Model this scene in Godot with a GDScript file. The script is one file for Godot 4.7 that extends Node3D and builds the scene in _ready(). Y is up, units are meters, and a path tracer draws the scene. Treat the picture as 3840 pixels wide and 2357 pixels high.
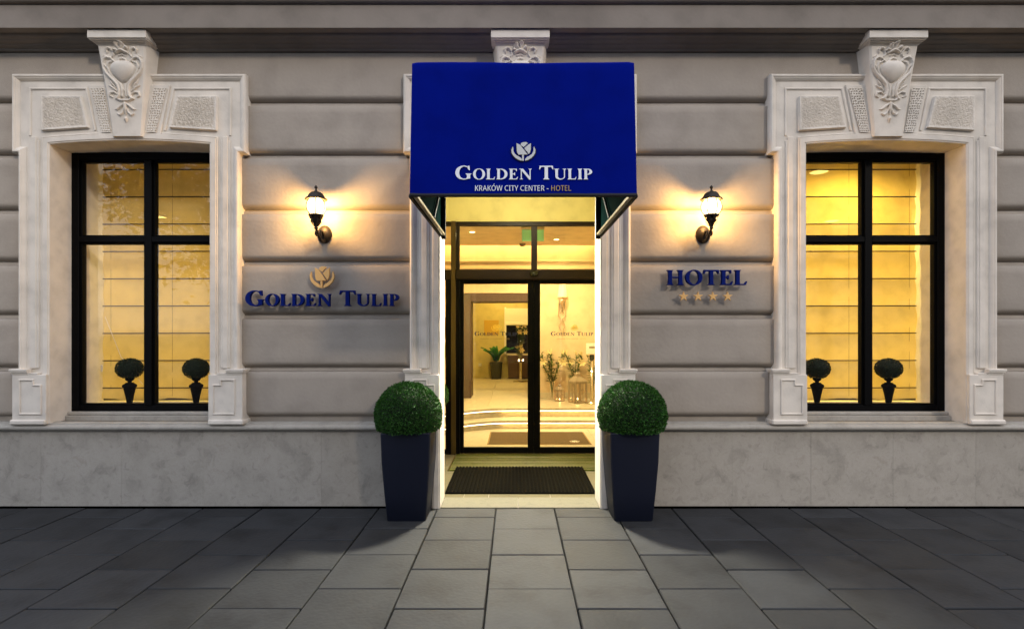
extends Node3D
# A hotel entrance at dusk: stucco front with two windows, canopy, glass doors and the lobby behind them.
# Units are metres; the plinth's face lies at z = 0, the street is towards +z.

const LEFT_X := -3.307      # middles of the three bays
const DOOR_X := 0.047
const RIGHT_X := 3.19
const OPEN := 0.69          # half the clear opening of a bay
const JAMB := 0.944         # half width over the jambs
const EAR := 1.0            # half width over the ears
const DOOR_Z := -1.65
const PLAT := 0.363         # lobby platform

var M := {}
var used := {}
var rng := RandomNumberGenerator.new()
var sans: SystemFont


# ---------------------------------------------------------------- mesh helpers
class MB:
	var st := SurfaceTool.new()
	func _init(smooth := false) -> void:
		st.begin(Mesh.PRIMITIVE_TRIANGLES)
		st.set_smooth_group(0 if smooth else -1)
	func group(n: int) -> void:
		st.set_smooth_group(n)
	func tri(a: Vector3, b: Vector3, c: Vector3) -> void:
		st.add_vertex(a)
		st.add_vertex(c)
		st.add_vertex(b)
	func quad(a: Vector3, b: Vector3, c: Vector3, d: Vector3) -> void:
		tri(a, b, c)
		tri(a, c, d)
	func quad_out(a: Vector3, b: Vector3, c: Vector3, d: Vector3, mid: Vector3) -> void:
		if (b - a).cross(c - a).dot((a + b + c + d) / 4.0 - mid) < 0.0:
			quad(a, d, c, b)
		else:
			quad(a, b, c, d)
	func tri_out(a: Vector3, b: Vector3, c: Vector3, mid: Vector3) -> void:
		if (b - a).cross(c - a).dot((a + b + c) / 3.0 - mid) < 0.0:
			tri(a, c, b)
		else:
			tri(a, b, c)
	# eight corners (x fastest, then y, then z) of a hexahedron with chamfered edges
	func box(lo: Vector3, hi: Vector3, r := 0.0, xf := Transform3D()) -> void:
		var mid := (lo + hi) / 2.0
		var h := (hi - lo) / 2.0
		r = minf(r, minf(h.x, minf(h.y, h.z)) * 0.9)
		var m := xf * mid
		var at := func(s: Vector3, ax: int) -> Vector3:
			var p := Vector3(s.x * (h.x - r), s.y * (h.y - r), s.z * (h.z - r))
			p[ax] = s[ax] * h[ax]
			return xf * (mid + p)
		for ax in 3:
			var b := (ax + 1) % 3
			var c := (ax + 2) % 3
			for s in [-1.0, 1.0]:
				var q := []
				for k in [[-1.0, -1.0], [1.0, -1.0], [1.0, 1.0], [-1.0, 1.0]]:
					var v := Vector3()
					v[ax] = s
					v[b] = k[0]
					v[c] = k[1]
					q.append(at.call(v, ax))
				quad_out(q[0], q[1], q[2], q[3], m)
			if r <= 0.0:
				continue
			for s in [-1.0, 1.0]:          # the edges along axis c, between faces ax and b
				for t in [-1.0, 1.0]:
					var v0 := Vector3()
					v0[ax] = s
					v0[b] = t
					v0[c] = -1.0
					var v1 := v0
					v1[c] = 1.0
					quad_out(at.call(v0, ax), at.call(v0, b), at.call(v1, b), at.call(v1, ax), m)
		if r > 0.0:
			for sx in [-1.0, 1.0]:
				for sy in [-1.0, 1.0]:
					for sz in [-1.0, 1.0]:
						var v := Vector3(sx, sy, sz)
						tri_out(at.call(v, 0), at.call(v, 1), at.call(v, 2), m)
	# polygon (counter-clockwise seen from +z) raised from z0 to z1, its front edge bevelled
	func prism(poly: PackedVector2Array, z0: float, z1: float, bevel := 0.0, xf := Transform3D(), back := false) -> void:
		if not Geometry2D.is_polygon_clockwise(poly):
			pass
		var area := 0.0
		for i in poly.size():
			area += poly[i].cross(poly[(i + 1) % poly.size()])
		if area < 0.0:
			poly = poly.duplicate()
			poly.reverse()
		var n := poly.size()
		var front := PackedVector2Array()
		for i in n:
			var a := (poly[i] - poly[(i + n - 1) % n]).normalized()
			var b := (poly[(i + 1) % n] - poly[i]).normalized()
			var na := Vector2(-a.y, a.x)
			var nb := Vector2(-b.y, b.x)
			var k := na + nb
			k /= maxf(0.3, k.length_squared() / 2.0)
			front.append(poly[i] + k * bevel)
		var zs := z1 - bevel
		for i in n:
			var p := poly[i]
			var q := poly[(i + 1) % n]
			quad(xf * Vector3(p.x, p.y, z0), xf * Vector3(q.x, q.y, z0), xf * Vector3(q.x, q.y, zs), xf * Vector3(p.x, p.y, zs))
			if bevel > 0.0:
				var f := front[i]
				var g := front[(i + 1) % n]
				quad(xf * Vector3(p.x, p.y, zs), xf * Vector3(q.x, q.y, zs), xf * Vector3(g.x, g.y, z1), xf * Vector3(f.x, f.y, z1))
		var idx := Geometry2D.triangulate_polygon(front)
		for i in range(0, idx.size(), 3):
			var a := front[idx[i]]
			var b := front[idx[i + 1]]
			var c := front[idx[i + 2]]
			if (b - a).cross(c - a) < 0.0:
				var t := b
				b = c
				c = t
			tri(xf * Vector3(a.x, a.y, z1), xf * Vector3(b.x, b.y, z1), xf * Vector3(c.x, c.y, z1))
		if back:
			idx = Geometry2D.triangulate_polygon(poly)
			for i in range(0, idx.size(), 3):
				var a := poly[idx[i]]
				var b := poly[idx[i + 1]]
				var c := poly[idx[i + 2]]
				if (b - a).cross(c - a) < 0.0:
					var t := b
					b = c
					c = t
				tri(xf * Vector3(a.x, a.y, z0), xf * Vector3(c.x, c.y, z0), xf * Vector3(b.x, b.y, z0))
	# a moulding: profile (offset to the right of the path, z) carried along a mitred path in the facade's plane
	func sweep(path: PackedVector2Array, prof: PackedVector2Array, closed := false) -> void:
		var n := path.size()
		var rows := []
		for i in n:
			var a := Vector2()
			var b := Vector2()
			if closed or i > 0:
				a = (path[i] - path[(i + n - 1) % n]).normalized()
			if closed or i < n - 1:
				b = (path[(i + 1) % n] - path[i]).normalized()
			if a == Vector2():
				a = b
			if b == Vector2():
				b = a
			var k := Vector2(a.y, -a.x) + Vector2(b.y, -b.x)
			k /= maxf(0.3, k.length_squared() / 2.0)
			var row := PackedVector3Array()
			for p in prof:
				row.append(Vector3(path[i].x + k.x * p.x, path[i].y + k.y * p.x, p.y))
			rows.append(row)
		for i in (n if closed else n - 1):
			var r: PackedVector3Array = rows[i]
			var s: PackedVector3Array = rows[(i + 1) % n]
			for j in prof.size() - 1:
				quad(r[j], r[j + 1], s[j + 1], s[j])
		if not closed:
			for e in [0, n - 1]:
				var r: PackedVector3Array = rows[e]
				for j in range(1, prof.size() - 1):
					if e == 0:
						tri(r[0], r[j + 1], r[j])
					else:
						tri(r[0], r[j], r[j + 1])
	# profile (radius, height) from bottom to top, turned round the y axis
	func lathe(prof: PackedVector2Array, seg := 24, xf := Transform3D(), flute := 0.0, flutes := 8) -> void:
		for j in prof.size() - 1:
			for i in seg:
				var t0 := TAU * i / seg
				var t1 := TAU * (i + 1) / seg
				var f0 := 1.0 + flute * cos(t0 * flutes)
				var f1 := 1.0 + flute * cos(t1 * flutes)
				var p := prof[j]
				var q := prof[j + 1]
				var a := xf * Vector3(p.x * f0 * cos(t0), p.y, -p.x * f0 * sin(t0))
				var b := xf * Vector3(p.x * f1 * cos(t1), p.y, -p.x * f1 * sin(t1))
				var c := xf * Vector3(q.x * f1 * cos(t1), q.y, -q.x * f1 * sin(t1))
				var d := xf * Vector3(q.x * f0 * cos(t0), q.y, -q.x * f0 * sin(t0))
				if p.x > 1e-5:
					tri(a, b, c)
				if q.x > 1e-5:
					tri(a, c, d)
	func tube(pts: PackedVector3Array, radii: PackedFloat32Array, seg := 8, flat := 1.0) -> void:
		var rows := []
		var side := Vector3(0, 0, 1)
		for i in pts.size():
			var d := (pts[mini(i + 1, pts.size() - 1)] - pts[maxi(i - 1, 0)]).normalized()
			if absf(d.dot(side)) > 0.95:
				side = Vector3(1, 0, 0) if absf(d.x) < 0.9 else Vector3(0, 1, 0)
			side = (side - d * side.dot(d)).normalized()
			var up := d.cross(side)
			var row := PackedVector3Array()
			var r := radii[mini(i, radii.size() - 1)]
			for k in seg:
				var t := TAU * k / seg
				row.append(pts[i] + side * cos(t) * r + up * sin(t) * r * flat)
			rows.append(row)
		for i in pts.size() - 1:
			for k in seg:
				var l := (k + 1) % seg
				quad(rows[i][k], rows[i][l], rows[i + 1][l], rows[i + 1][k])
		for k in range(1, seg - 1):
			tri(rows[0][0], rows[0][k + 1], rows[0][k])
			var e: PackedVector3Array = rows[-1]
			tri(e[0], e[k], e[k + 1])
	# grid of points, row by row upwards; front towards +z when rows go up and columns go right
	func grid(pts: PackedVector3Array, nx: int, ny: int, keep := PackedByteArray()) -> void:
		for j in ny - 1:
			for i in nx - 1:
				var a := j * nx + i
				if keep.size() and not (keep[a] or keep[a + 1] or keep[a + nx] or keep[a + nx + 1]):
					continue
				quad(pts[a], pts[a + 1], pts[a + nx + 1], pts[a + nx])
	func ball(c: Vector3, r: Vector3, seg := 16, rings := 10) -> void:
		for j in rings:
			var p0 := PI * j / rings - PI / 2
			var p1 := PI * (j + 1) / rings - PI / 2
			for i in seg:
				var t0 := TAU * i / seg
				var t1 := TAU * (i + 1) / seg
				var a := c + r * Vector3(cos(p0) * cos(t0), sin(p0), -cos(p0) * sin(t0))
				var b := c + r * Vector3(cos(p0) * cos(t1), sin(p0), -cos(p0) * sin(t1))
				var d := c + r * Vector3(cos(p1) * cos(t1), sin(p1), -cos(p1) * sin(t1))
				var e := c + r * Vector3(cos(p1) * cos(t0), sin(p1), -cos(p1) * sin(t0))
				if j > 0:
					tri(a, b, d)
				if j < rings - 1:
					tri(a, d, e)
	func mesh() -> ArrayMesh:
		st.generate_normals()
		st.index()
		return st.commit()


func box_mesh(lo: Vector3, hi: Vector3, r := 0.0) -> ArrayMesh:
	var b := MB.new()
	b.box(lo, hi, r)
	return b.mesh()


func pts2(flat: Array) -> PackedVector2Array:
	var out := PackedVector2Array()
	for i in range(0, flat.size(), 2):
		out.append(Vector2(flat[i], flat[i + 1]))
	return out


# ---------------------------------------------------------------- objects
func numbered(called: String) -> String:
	used[called] = used.get(called, -1) + 1
	return called if used[called] == 0 else "%s_%03d" % [called, used[called]]


func tag(o: Node, label: String, category := "", group := "", kind := "") -> void:
	if label:
		o.set_meta("label", label)
	if category:
		o.set_meta("category", category)
	if group:
		o.set_meta("group", group)
	if kind:
		o.set_meta("kind", kind)


func thing(called: String, label: String, category: String, at := Vector3.ZERO, group := "", turn := 0.0) -> Node3D:
	var o := Node3D.new()
	o.name = numbered(called)
	add_child(o)
	o.position = at
	o.rotation.y = turn
	tag(o, label, category, group)
	return o


func part(parent: Node3D, called: String, mesh: Mesh, m: Material, at := Vector3.ZERO, kind := "") -> MeshInstance3D:
	var o := MeshInstance3D.new()
	o.name = called
	o.mesh = mesh
	o.material_override = m
	parent.add_child(o, true)
	o.position = at
	if kind:
		o.set_meta("kind", kind)
	return o


func single(called: String, mesh: Mesh, m: Material, label: String, category: String, at := Vector3.ZERO, group := "") -> MeshInstance3D:
	var o := MeshInstance3D.new()
	o.name = numbered(called)
	o.mesh = mesh
	o.material_override = m
	add_child(o)
	o.position = at
	tag(o, label, category, group)
	return o


func struct(called: String, mesh: Mesh, m: Material, label := "") -> MeshInstance3D:
	var o := single(called, mesh, m, label, "")
	o.set_meta("kind", "structure")
	return o


func scatter(parent: Node3D, called: String, mesh: Mesh, m: Material, xfs: Array, colors: Array) -> MultiMeshInstance3D:
	var mm := MultiMesh.new()
	mm.transform_format = MultiMesh.TRANSFORM_3D
	mm.use_colors = colors.size() > 0
	mm.mesh = mesh
	mm.instance_count = xfs.size()
	for i in xfs.size():
		mm.set_instance_transform(i, xfs[i])
		if colors.size():
			mm.set_instance_color(i, colors[i])
	var o := MultiMeshInstance3D.new()
	o.name = called
	o.multimesh = mm
	o.material_override = m
	parent.add_child(o, true)
	o.set_meta("kind", "stuff")
	return o


# ---------------------------------------------------------------- materials
func lin(r: float, g: float, b: float, a := 1.0) -> Color:
	var c := Color(r, g, b).linear_to_srgb()
	c.a = a
	return c


func noise(freq: float, sd: int, octaves := 4, kind := FastNoiseLite.TYPE_SIMPLEX_SMOOTH, warp := 0.0) -> FastNoiseLite:
	var n := FastNoiseLite.new()
	n.noise_type = kind
	n.frequency = freq
	n.seed = sd
	n.fractal_octaves = octaves
	if warp > 0.0:
		n.domain_warp_enabled = true
		n.domain_warp_amplitude = warp
		n.domain_warp_frequency = freq
	return n


func noise_tex(n: FastNoiseLite, stops: Array, size := 512) -> NoiseTexture2D:
	var t := NoiseTexture2D.new()
	t.width = size
	t.height = size
	t.seamless = true
	t.seamless_blend_skirt = 0.2
	t.noise = n
	var g := Gradient.new()
	var offs := PackedFloat32Array()
	var cols := PackedColorArray()
	for s in stops:
		offs.append(s[0])
		cols.append(s[1])
	g.offsets = offs
	g.colors = cols
	t.color_ramp = g
	return t


func grey(v: float) -> Color:
	return Color(v, v, v)


func mat(c: Color, rough := 0.8, metal := 0.0, spec := 0.5) -> StandardMaterial3D:
	var m := StandardMaterial3D.new()
	m.albedo_color = c
	m.roughness = rough
	m.metallic = metal
	m.metallic_specular = spec
	return m


func textured(m: StandardMaterial3D, tex: Texture2D, tile: float, bump: Texture2D = null, bump_cm := 0.1, detail: Texture2D = null, detail_tile := 1.0) -> StandardMaterial3D:
	m.albedo_texture = tex
	m.uv1_triplanar = true
	m.uv1_world_triplanar = true
	m.uv1_scale = Vector3.ONE / tile
	if bump:
		m.heightmap_enabled = true
		m.heightmap_texture = bump
		m.heightmap_scale = bump_cm
	if detail:
		m.detail_enabled = true
		m.detail_albedo = detail
		m.detail_blend_mode = BaseMaterial3D.BLEND_MODE_MUL
		m.detail_uv_layer = BaseMaterial3D.DETAIL_UV_2
		m.uv2_triplanar = true
		m.uv2_world_triplanar = true
		m.uv2_scale = Vector3.ONE / detail_tile
	return m


func glow(c: Color, energy: float) -> StandardMaterial3D:
	var m := mat(c, 0.6)
	m.emission_enabled = true
	m.emission = c
	m.emission_energy_multiplier = energy
	return m


func omni(at: Vector3, c: Color, e: float, size := 0.05, called := "lamp_light", parent: Node3D = null) -> OmniLight3D:
	var l := OmniLight3D.new()
	l.name = called
	l.light_color = c
	l.light_energy = e
	l.light_size = size
	l.omni_range = 14.0
	l.omni_attenuation = 2.0
	l.shadow_enabled = true
	(parent if parent else self).add_child(l, true)
	l.position = at
	return l


func spot(at: Vector3, towards: Vector3, c: Color, e: float, angle: float, soft: float, size := 0.05, called := "lamp_light", parent: Node3D = null) -> SpotLight3D:
	var l := SpotLight3D.new()
	l.name = called
	l.light_color = c
	l.light_energy = e
	l.light_size = size
	l.spot_range = 14.0
	l.spot_attenuation = 2.0
	l.spot_angle = angle
	l.spot_angle_attenuation = soft
	l.shadow_enabled = true
	(parent if parent else self).add_child(l, true)
	var up := Vector3.UP if absf(towards.normalized().y) < 0.9 else Vector3.FORWARD
	l.transform = Transform3D(Basis.looking_at(towards, up), at)
	return l


func area(at: Vector3, towards: Vector3, size: Vector2, c: Color, e: float, called := "lamp_light", parent: Node3D = null) -> AreaLight3D:
	var l := AreaLight3D.new()
	l.name = called
	l.light_color = c
	l.light_energy = e
	l.area_size = size
	l.area_range = 14.0
	l.area_attenuation = 2.0
	l.shadow_enabled = true
	(parent if parent else self).add_child(l, true)
	var up := Vector3.UP if absf(towards.normalized().y) < 0.9 else Vector3.FORWARD
	l.transform = Transform3D(Basis.looking_at(towards, up), at)
	return l


func make_materials() -> void:
	var soft := noise_tex(noise(0.012, 3, 5), [[0.0, grey(0.90)], [0.5, grey(0.97)], [1.0, grey(1.0)]])
	var grain := noise_tex(noise(0.12, 5, 3), [[0.0, grey(0.0)], [1.0, grey(1.0)]])
	var blotch := noise_tex(noise(0.007, 17, 4, FastNoiseLite.TYPE_SIMPLEX_SMOOTH, 40.0), [[0.0, Color(0.88, 0.875, 0.87)], [0.45, Color(0.96, 0.955, 0.95)], [1.0, Color(1, 1, 1)]])
	var scuff := noise_tex(noise(0.016, 23, 5, FastNoiseLite.TYPE_SIMPLEX_SMOOTH, 60.0), [[0.0, Color(0.84, 0.84, 0.84)], [0.25, Color(0.93, 0.93, 0.925)], [0.45, Color(0.98, 0.98, 0.975)], [0.75, Color(1, 1, 1)], [1.0, Color(0.9, 0.89, 0.87)]])
	var vein := noise_tex(noise(0.02, 31, 4, FastNoiseLite.TYPE_SIMPLEX, 70.0), [[0.0, grey(0.86)], [0.3, grey(0.97)], [0.60, grey(1.0)], [0.66, grey(0.91)], [0.70, grey(1.0)], [1.0, grey(0.94)]])
	var speck := noise_tex(noise(0.45, 41, 2), [[0.0, grey(0.62)], [0.42, grey(0.92)], [0.6, grey(0.97)], [1.0, grey(1.0)]])
	var wear := noise_tex(noise(0.01, 51, 5, FastNoiseLite.TYPE_SIMPLEX_SMOOTH, 50.0), [[0.0, grey(0.68)], [0.3, grey(0.90)], [0.6, grey(1.0)], [0.8, grey(0.95)], [1.0, grey(0.84)]])
	var weave := noise_tex(noise(0.35, 61, 1, FastNoiseLite.TYPE_VALUE), [[0.0, grey(0.86)], [1.0, grey(1.0)]])
	M.soft = soft
	M.grain = grain
	M.stucco = textured(mat(lin(0.485, 0.425, 0.36), 0.92, 0, 0.25), soft, 2.7, grain, 0.16, speck, 0.6)
	M.groove = textured(mat(lin(0.43, 0.38, 0.325), 0.92, 0, 0.25), soft, 1.7, grain, 0.10)
	M.trim = textured(mat(lin(0.82, 0.75, 0.655), 0.85, 0, 0.3), soft, 1.3, grain, 0.06, soft, 2.9)
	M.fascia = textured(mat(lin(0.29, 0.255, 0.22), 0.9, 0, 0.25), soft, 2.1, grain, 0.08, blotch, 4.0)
	M.plinth = []
	for k in 4:
		var v: float = [1.0, 0.97, 1.025, 0.985][k]
		var m := textured(mat(lin(0.40 * v, 0.365 * v, 0.315 * v), 0.75, 0, 0.35), scuff, 2.3, grain, 0.05, vein, 1.1)
		m.uv1_offset = Vector3(0.31 * k, 0.17 * k, 0.0)
		M.plinth.append(m)
	M.marble = textured(mat(lin(0.40, 0.37, 0.325), 0.6, 0, 0.4), vein, 1.4, grain, 0.04, scuff, 2.7)
	M.threshold = textured(mat(lin(0.155, 0.145, 0.105), 0.7, 0, 0.3), vein, 1.4, grain, 0.04, speck, 0.4)
	M.porch_tile = textured(mat(lin(0.105, 0.090, 0.050), 0.6, 0, 0.3), vein, 1.1, grain, 0.04, speck, 0.4)
	M.paver = []
	for k in 5:
		var v: float = [1.0, 0.78, 1.18, 0.9, 1.08][k]
		var m := textured(mat(lin(0.0305 * v, 0.032 * v, 0.0345 * v), 0.72, 0, 0.4), wear, 2.3, grain, 0.14, speck, 0.30)
		m.uv1_offset = Vector3(0.23 * k, 0.41 * k, 0.13 * k)
		M.paver.append(m)
	M.asphalt = textured(mat(lin(0.012, 0.012, 0.012), 0.95, 0, 0.1), wear, 3.0, grain, 0.2)
	M.black_frame = mat(lin(0.0025, 0.0025, 0.0028), 0.5, 0.0, 0.18)
	M.bronze = mat(lin(0.014, 0.008, 0.004), 0.45, 0.0, 0.3)
	M.brass_frame = mat(lin(0.07, 0.045, 0.012), 0.4, 0.3, 0.4)
	M.iron = textured(mat(lin(0.03, 0.021, 0.013), 0.5, 0.35, 0.5), soft, 0.2, grain, 0.05)
	M.glass = mat(Color(1, 1, 1, 0.004), 0.0)
	M.glass.metallic_specular = 0.5
	M.glass.transparency = BaseMaterial3D.TRANSPARENCY_ALPHA
	M.clear = M.glass
	M.navy_cloth = textured(mat(lin(0.001, 0.008, 0.225), 0.9, 0, 0.10), weave, 0.12, grain, 0.03, soft, 1.9)
	M.side_cloth = textured(mat(lin(0.001, 0.012, 0.012), 0.95, 0, 0.03), weave, 0.25)
	M.white_print = mat(lin(0.80, 0.82, 0.85), 0.7)
	M.grey_print = mat(lin(0.55, 0.56, 0.55), 0.6)
	M.dark_outline = mat(lin(0.01, 0.01, 0.015), 0.8)
	M.gold_print = mat(lin(0.45, 0.30, 0.10), 0.7)
	M.alu = mat(lin(0.16, 0.13, 0.06), 0.45, 0.4)
	M.navy_sign = mat(lin(0.001, 0.010, 0.13), 0.6, 0, 0.2)
	M.gold_sign = mat(lin(0.80, 0.47, 0.17), 0.5, 0.0, 0.4)
	M.pot_navy = textured(mat(lin(0.0055, 0.0080, 0.020), 0.55, 0, 0.35), speck, 0.4, grain, 0.03)
	M.soil = mat(lin(0.02, 0.014, 0.01), 0.95)
	M.leaf = mat(Color.WHITE, 0.5, 0, 0.4)
	M.leaf.vertex_color_use_as_albedo = true
	M.leaf.backlight_enabled = true
	M.leaf.backlight = Color(0.25, 0.3, 0.15)
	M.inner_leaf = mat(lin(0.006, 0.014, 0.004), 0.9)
	M.black_pot = mat(lin(0.003, 0.003, 0.003), 0.6, 0, 0.15)
	M.cloth = textured(mat(lin(0.84, 0.72, 0.36, 0.90), 0.95, 0, 0.1), weave, 0.12, null, 0.1, soft, 1.3)
	M.cloth.transparency = BaseMaterial3D.TRANSPARENCY_ALPHA
	M.cloth.backlight_enabled = true
	M.cloth.backlight = Color(1.0, 0.95, 0.80)
	M.rod = mat(lin(0.05, 0.035, 0.025), 0.7)
	M.cream = textured(mat(lin(0.74, 0.69, 0.52), 0.9, 0, 0.2), soft, 2.0)
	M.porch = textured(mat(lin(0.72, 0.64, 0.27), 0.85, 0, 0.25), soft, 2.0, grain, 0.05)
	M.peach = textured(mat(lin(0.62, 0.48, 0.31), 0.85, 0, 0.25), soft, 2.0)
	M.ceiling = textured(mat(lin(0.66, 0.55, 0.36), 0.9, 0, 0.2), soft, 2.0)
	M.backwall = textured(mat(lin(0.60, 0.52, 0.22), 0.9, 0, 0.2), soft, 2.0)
	M.limestone = textured(mat(lin(0.56, 0.50, 0.38), 0.4, 0, 0.5), vein, 1.3, null, 0.1, soft, 0.8)
	M.wood = textured(mat(lin(0.085, 0.048, 0.030), 0.5, 0, 0.4), noise_tex(noise(0.03, 71, 4, FastNoiseLite.TYPE_SIMPLEX, 30.0), [[0.0, grey(0.6)], [0.5, grey(1.0)], [1.0, grey(0.75)]]), 0.5)
	M.wood.uv1_scale = Vector3(9.0, 0.9, 9.0)
	M.doormat = mat(lin(0.0022, 0.002, 0.0013), 0.75, 0, 0.10)
	M.green_mat = textured(mat(lin(0.036, 0.042, 0.006), 0.95, 0, 0.05), wear, 0.6)
	M.lobby_mat = textured(mat(lin(0.16, 0.115, 0.07), 0.95, 0, 0.1), speck, 0.3)
	M.lobby_mat_edge = mat(lin(0.30, 0.20, 0.09), 0.9)
	M.chrome = mat(lin(0.7, 0.66, 0.58), 0.15, 1.0)
	M.white = mat(lin(0.75, 0.73, 0.68), 0.6)
	M.orange = mat(lin(0.52, 0.33, 0.03), 0.6)
	M.yellow = mat(lin(0.75, 0.55, 0.08), 0.6)
	M.navy_vinyl = mat(lin(0.02, 0.025, 0.09), 0.5)
	M.grey_vinyl = mat(lin(0.22, 0.17, 0.10), 0.5)
	M.green_sign = glow(lin(0.30, 0.62, 0.20), 0.28)
	M.lantern = textured(mat(lin(0.34, 0.27, 0.19), 0.6, 0.2, 0.4), speck, 0.2)
	M.shade = mat(lin(0.62, 0.50, 0.36), 0.9)
	M.shade.backlight_enabled = true
	M.shade.backlight = Color(0.7, 0.6, 0.45)


# ================================================================ the scene
func _ready() -> void:
	rng.seed = 20240611
	var cam := Camera3D.new()
	cam.name = "camera"
	add_child(cam)
	cam.projection = Camera3D.PROJECTION_FRUSTUM
	cam.near = 0.1
	cam.far = 600.0
	cam.size = 2.0 * 0.1 * 0.5696
	cam.frustum_offset = Vector2(-0.0048, 0.0331) * 0.1
	cam.position = Vector3(0, 1.507, 4.75)
	cam.current = true

	var env := Environment.new()
	env.background_mode = Environment.BG_SKY
	env.sky = Sky.new()
	var sky := ProceduralSkyMaterial.new()
	sky.sky_top_color = lin(0.40, 0.435, 0.52)
	sky.sky_horizon_color = lin(0.63, 0.665, 0.735)
	sky.sky_curve = 0.16
	sky.ground_bottom_color = lin(0.05, 0.05, 0.05)
	sky.ground_horizon_color = lin(0.12, 0.12, 0.12)
	sky.sun_angle_max = 1.0
	env.sky.sky_material = sky
	env.background_energy_multiplier = 3.35
	env.tonemap_mode = Environment.TONE_MAPPER_LINEAR
	env.tonemap_exposure = 1.0
	env.sdfgi_enabled = true
	env.ssao_enabled = true
	env.ssil_enabled = true
	var we := WorldEnvironment.new()
	we.name = "environment"
	we.environment = env
	add_child(we)

	var sun := DirectionalLight3D.new()
	sun.name = "dusk_light"
	sun.light_color = Color(1.0, 0.93, 0.84)
	sun.light_energy = 0.36
	sun.light_angular_distance = 5.0
	sun.shadow_enabled = true
	add_child(sun)
	sun.basis = Basis.looking_at(Vector3(-0.72, -0.66, -1.0), Vector3.UP)

	sans = SystemFont.new()
	sans.font_names = PackedStringArray(["Droid Sans"])
	make_materials()

	build_pavement()
	build_facade()
	build_interiors()
	build_porch()
	var n := get_child_count()
	build_lobby()
	build_porch_things()
	build_lobby_things()
	true_size(n)
	build_canopy()
	build_signs()
	build_wall_lamps()
	build_planters()
	build_window_things()
	build_street()


# ---------------------------------------------------------------- pavement
func build_pavement() -> void:
	var g := MB.new()
	g.quad(Vector3(-250, -0.03, 250), Vector3(250, -0.03, 250), Vector3(250, -0.03, -250), Vector3(-250, -0.03, -250))
	struct("ground", g.mesh(), M.asphalt, "dark ground sheet of street and joint bedding under the paving")
	var pave := Node3D.new()
	pave.name = "pavement"
	add_child(pave)
	tag(pave, "grey pavement of square concrete slabs in front of the hotel", "", "", "structure")
	var meshes := []
	for k in 3:
		meshes.append(box_mesh(Vector3(-0.2472, -0.06, -0.2448), Vector3(0.2472, 0.0, 0.2448), 0.004 + 0.001 * k))
	var cut := box_mesh(Vector3(-0.2475, -0.06, -0.11), Vector3(0.2475, 0.0, 0.11), 0.005)
	for c in range(-13, 14):
		var x := -0.161 + 0.503 * c + 0.2515
		var odd := posmod(c, 2) == 1
		for r in 10:
			var z := 0.24 + 0.498 * r + 0.249 if odd else 0.0 + 0.498 * r + 0.255
			if not odd and r == 0:
				z = 0.256
			var o := part(pave, "paving_slab", meshes[rng.randi() % 3], M.paver[rng.randi() % 5], Vector3(x + rng.randf_range(-0.0012, 0.0012), rng.randf_range(-0.0025, 0.0025), z + rng.randf_range(-0.0015, 0.0015)))
			o.rotation = Vector3(rng.randf_range(-0.003, 0.003), rng.randf_range(-0.003, 0.003), rng.randf_range(-0.003, 0.003))
			if odd and r == 0:
				part(pave, "paving_slab", cut, M.paver[rng.randi() % 5], Vector3(x, 0.0, 0.124))


# ---------------------------------------------------------------- facade
# one bossed course: its four front edges are rounded, the lower one most
func boss(x0: float, x1: float, y0: float, y1: float, l := 0.03, r := 0.03) -> ArrayMesh:
	var face := -0.02
	var deep := -0.095
	var d := face - deep
	var ease_in := func(t: float) -> float:   # quarter round: 1 at the edge, 0 on the face
		return 1.0 - sqrt(maxf(0.0, 1.0 - (1.0 - t) * (1.0 - t)))
	var ys := []
	for k in 7:
		ys.append([y0 + 0.050 * (1.0 - cos(k / 6.0 * PI / 2)), ease_in.call(1.0 - cos(k / 6.0 * PI / 2))])
	for k in range(1, 6):
		ys.append([lerpf(y0 + 0.050, y1 - 0.011, k / 6.0), 0.0])
	for k in 5:
		ys.append([y1 - 0.011 * (1.0 - sin(k / 4.0 * PI / 2)), ease_in.call(1.0 - sin(k / 4.0 * PI / 2)) * 0.62])
	var xs := []
	for k in 6:
		xs.append([x0 + l * (1.0 - cos(k / 5.0 * PI / 2)), ease_in.call(1.0 - cos(k / 5.0 * PI / 2)) if l > 0.0 else 0.0])
	var n := maxi(3, int((x1 - x0) / 0.3))
	for k in range(1, n):
		xs.append([lerpf(x0 + l, x1 - r, float(k) / n), 0.0])
	for k in 6:
		xs.append([x1 - r * (1.0 - sin(k / 5.0 * PI / 2)), ease_in.call(1.0 - sin(k / 5.0 * PI / 2)) if r > 0.0 else 0.0])
	var pts := PackedVector3Array()
	var wob := noise(1.1, 7, 2)
	for y in ys:
		for x in xs:
			var k := minf(1.0, sqrt(y[1] * y[1] + x[1] * x[1]))
			pts.append(Vector3(x[0], y[0], face - d * k + 0.0022 * wob.get_noise_2d(x[0] * 2.0, y[0] * 5.0 + x0)))
	var b := MB.new(true)
	b.grid(pts, xs.size(), ys.size())
	b.group(-1)
	var nx := xs.size()
	for i in nx - 1:      # the upper and lower sides back to the groove
		var a: Vector3 = pts[i]
		var c: Vector3 = pts[i + 1]
		b.quad(Vector3(a.x, a.y, deep - 0.02), Vector3(c.x, c.y, deep - 0.02), c, a)
		a = pts[(ys.size() - 1) * nx + i]
		c = pts[(ys.size() - 1) * nx + i + 1]
		b.quad(a, c, Vector3(c.x, c.y, deep - 0.02), Vector3(a.x, a.y, deep - 0.02))
	return b.mesh()


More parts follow.
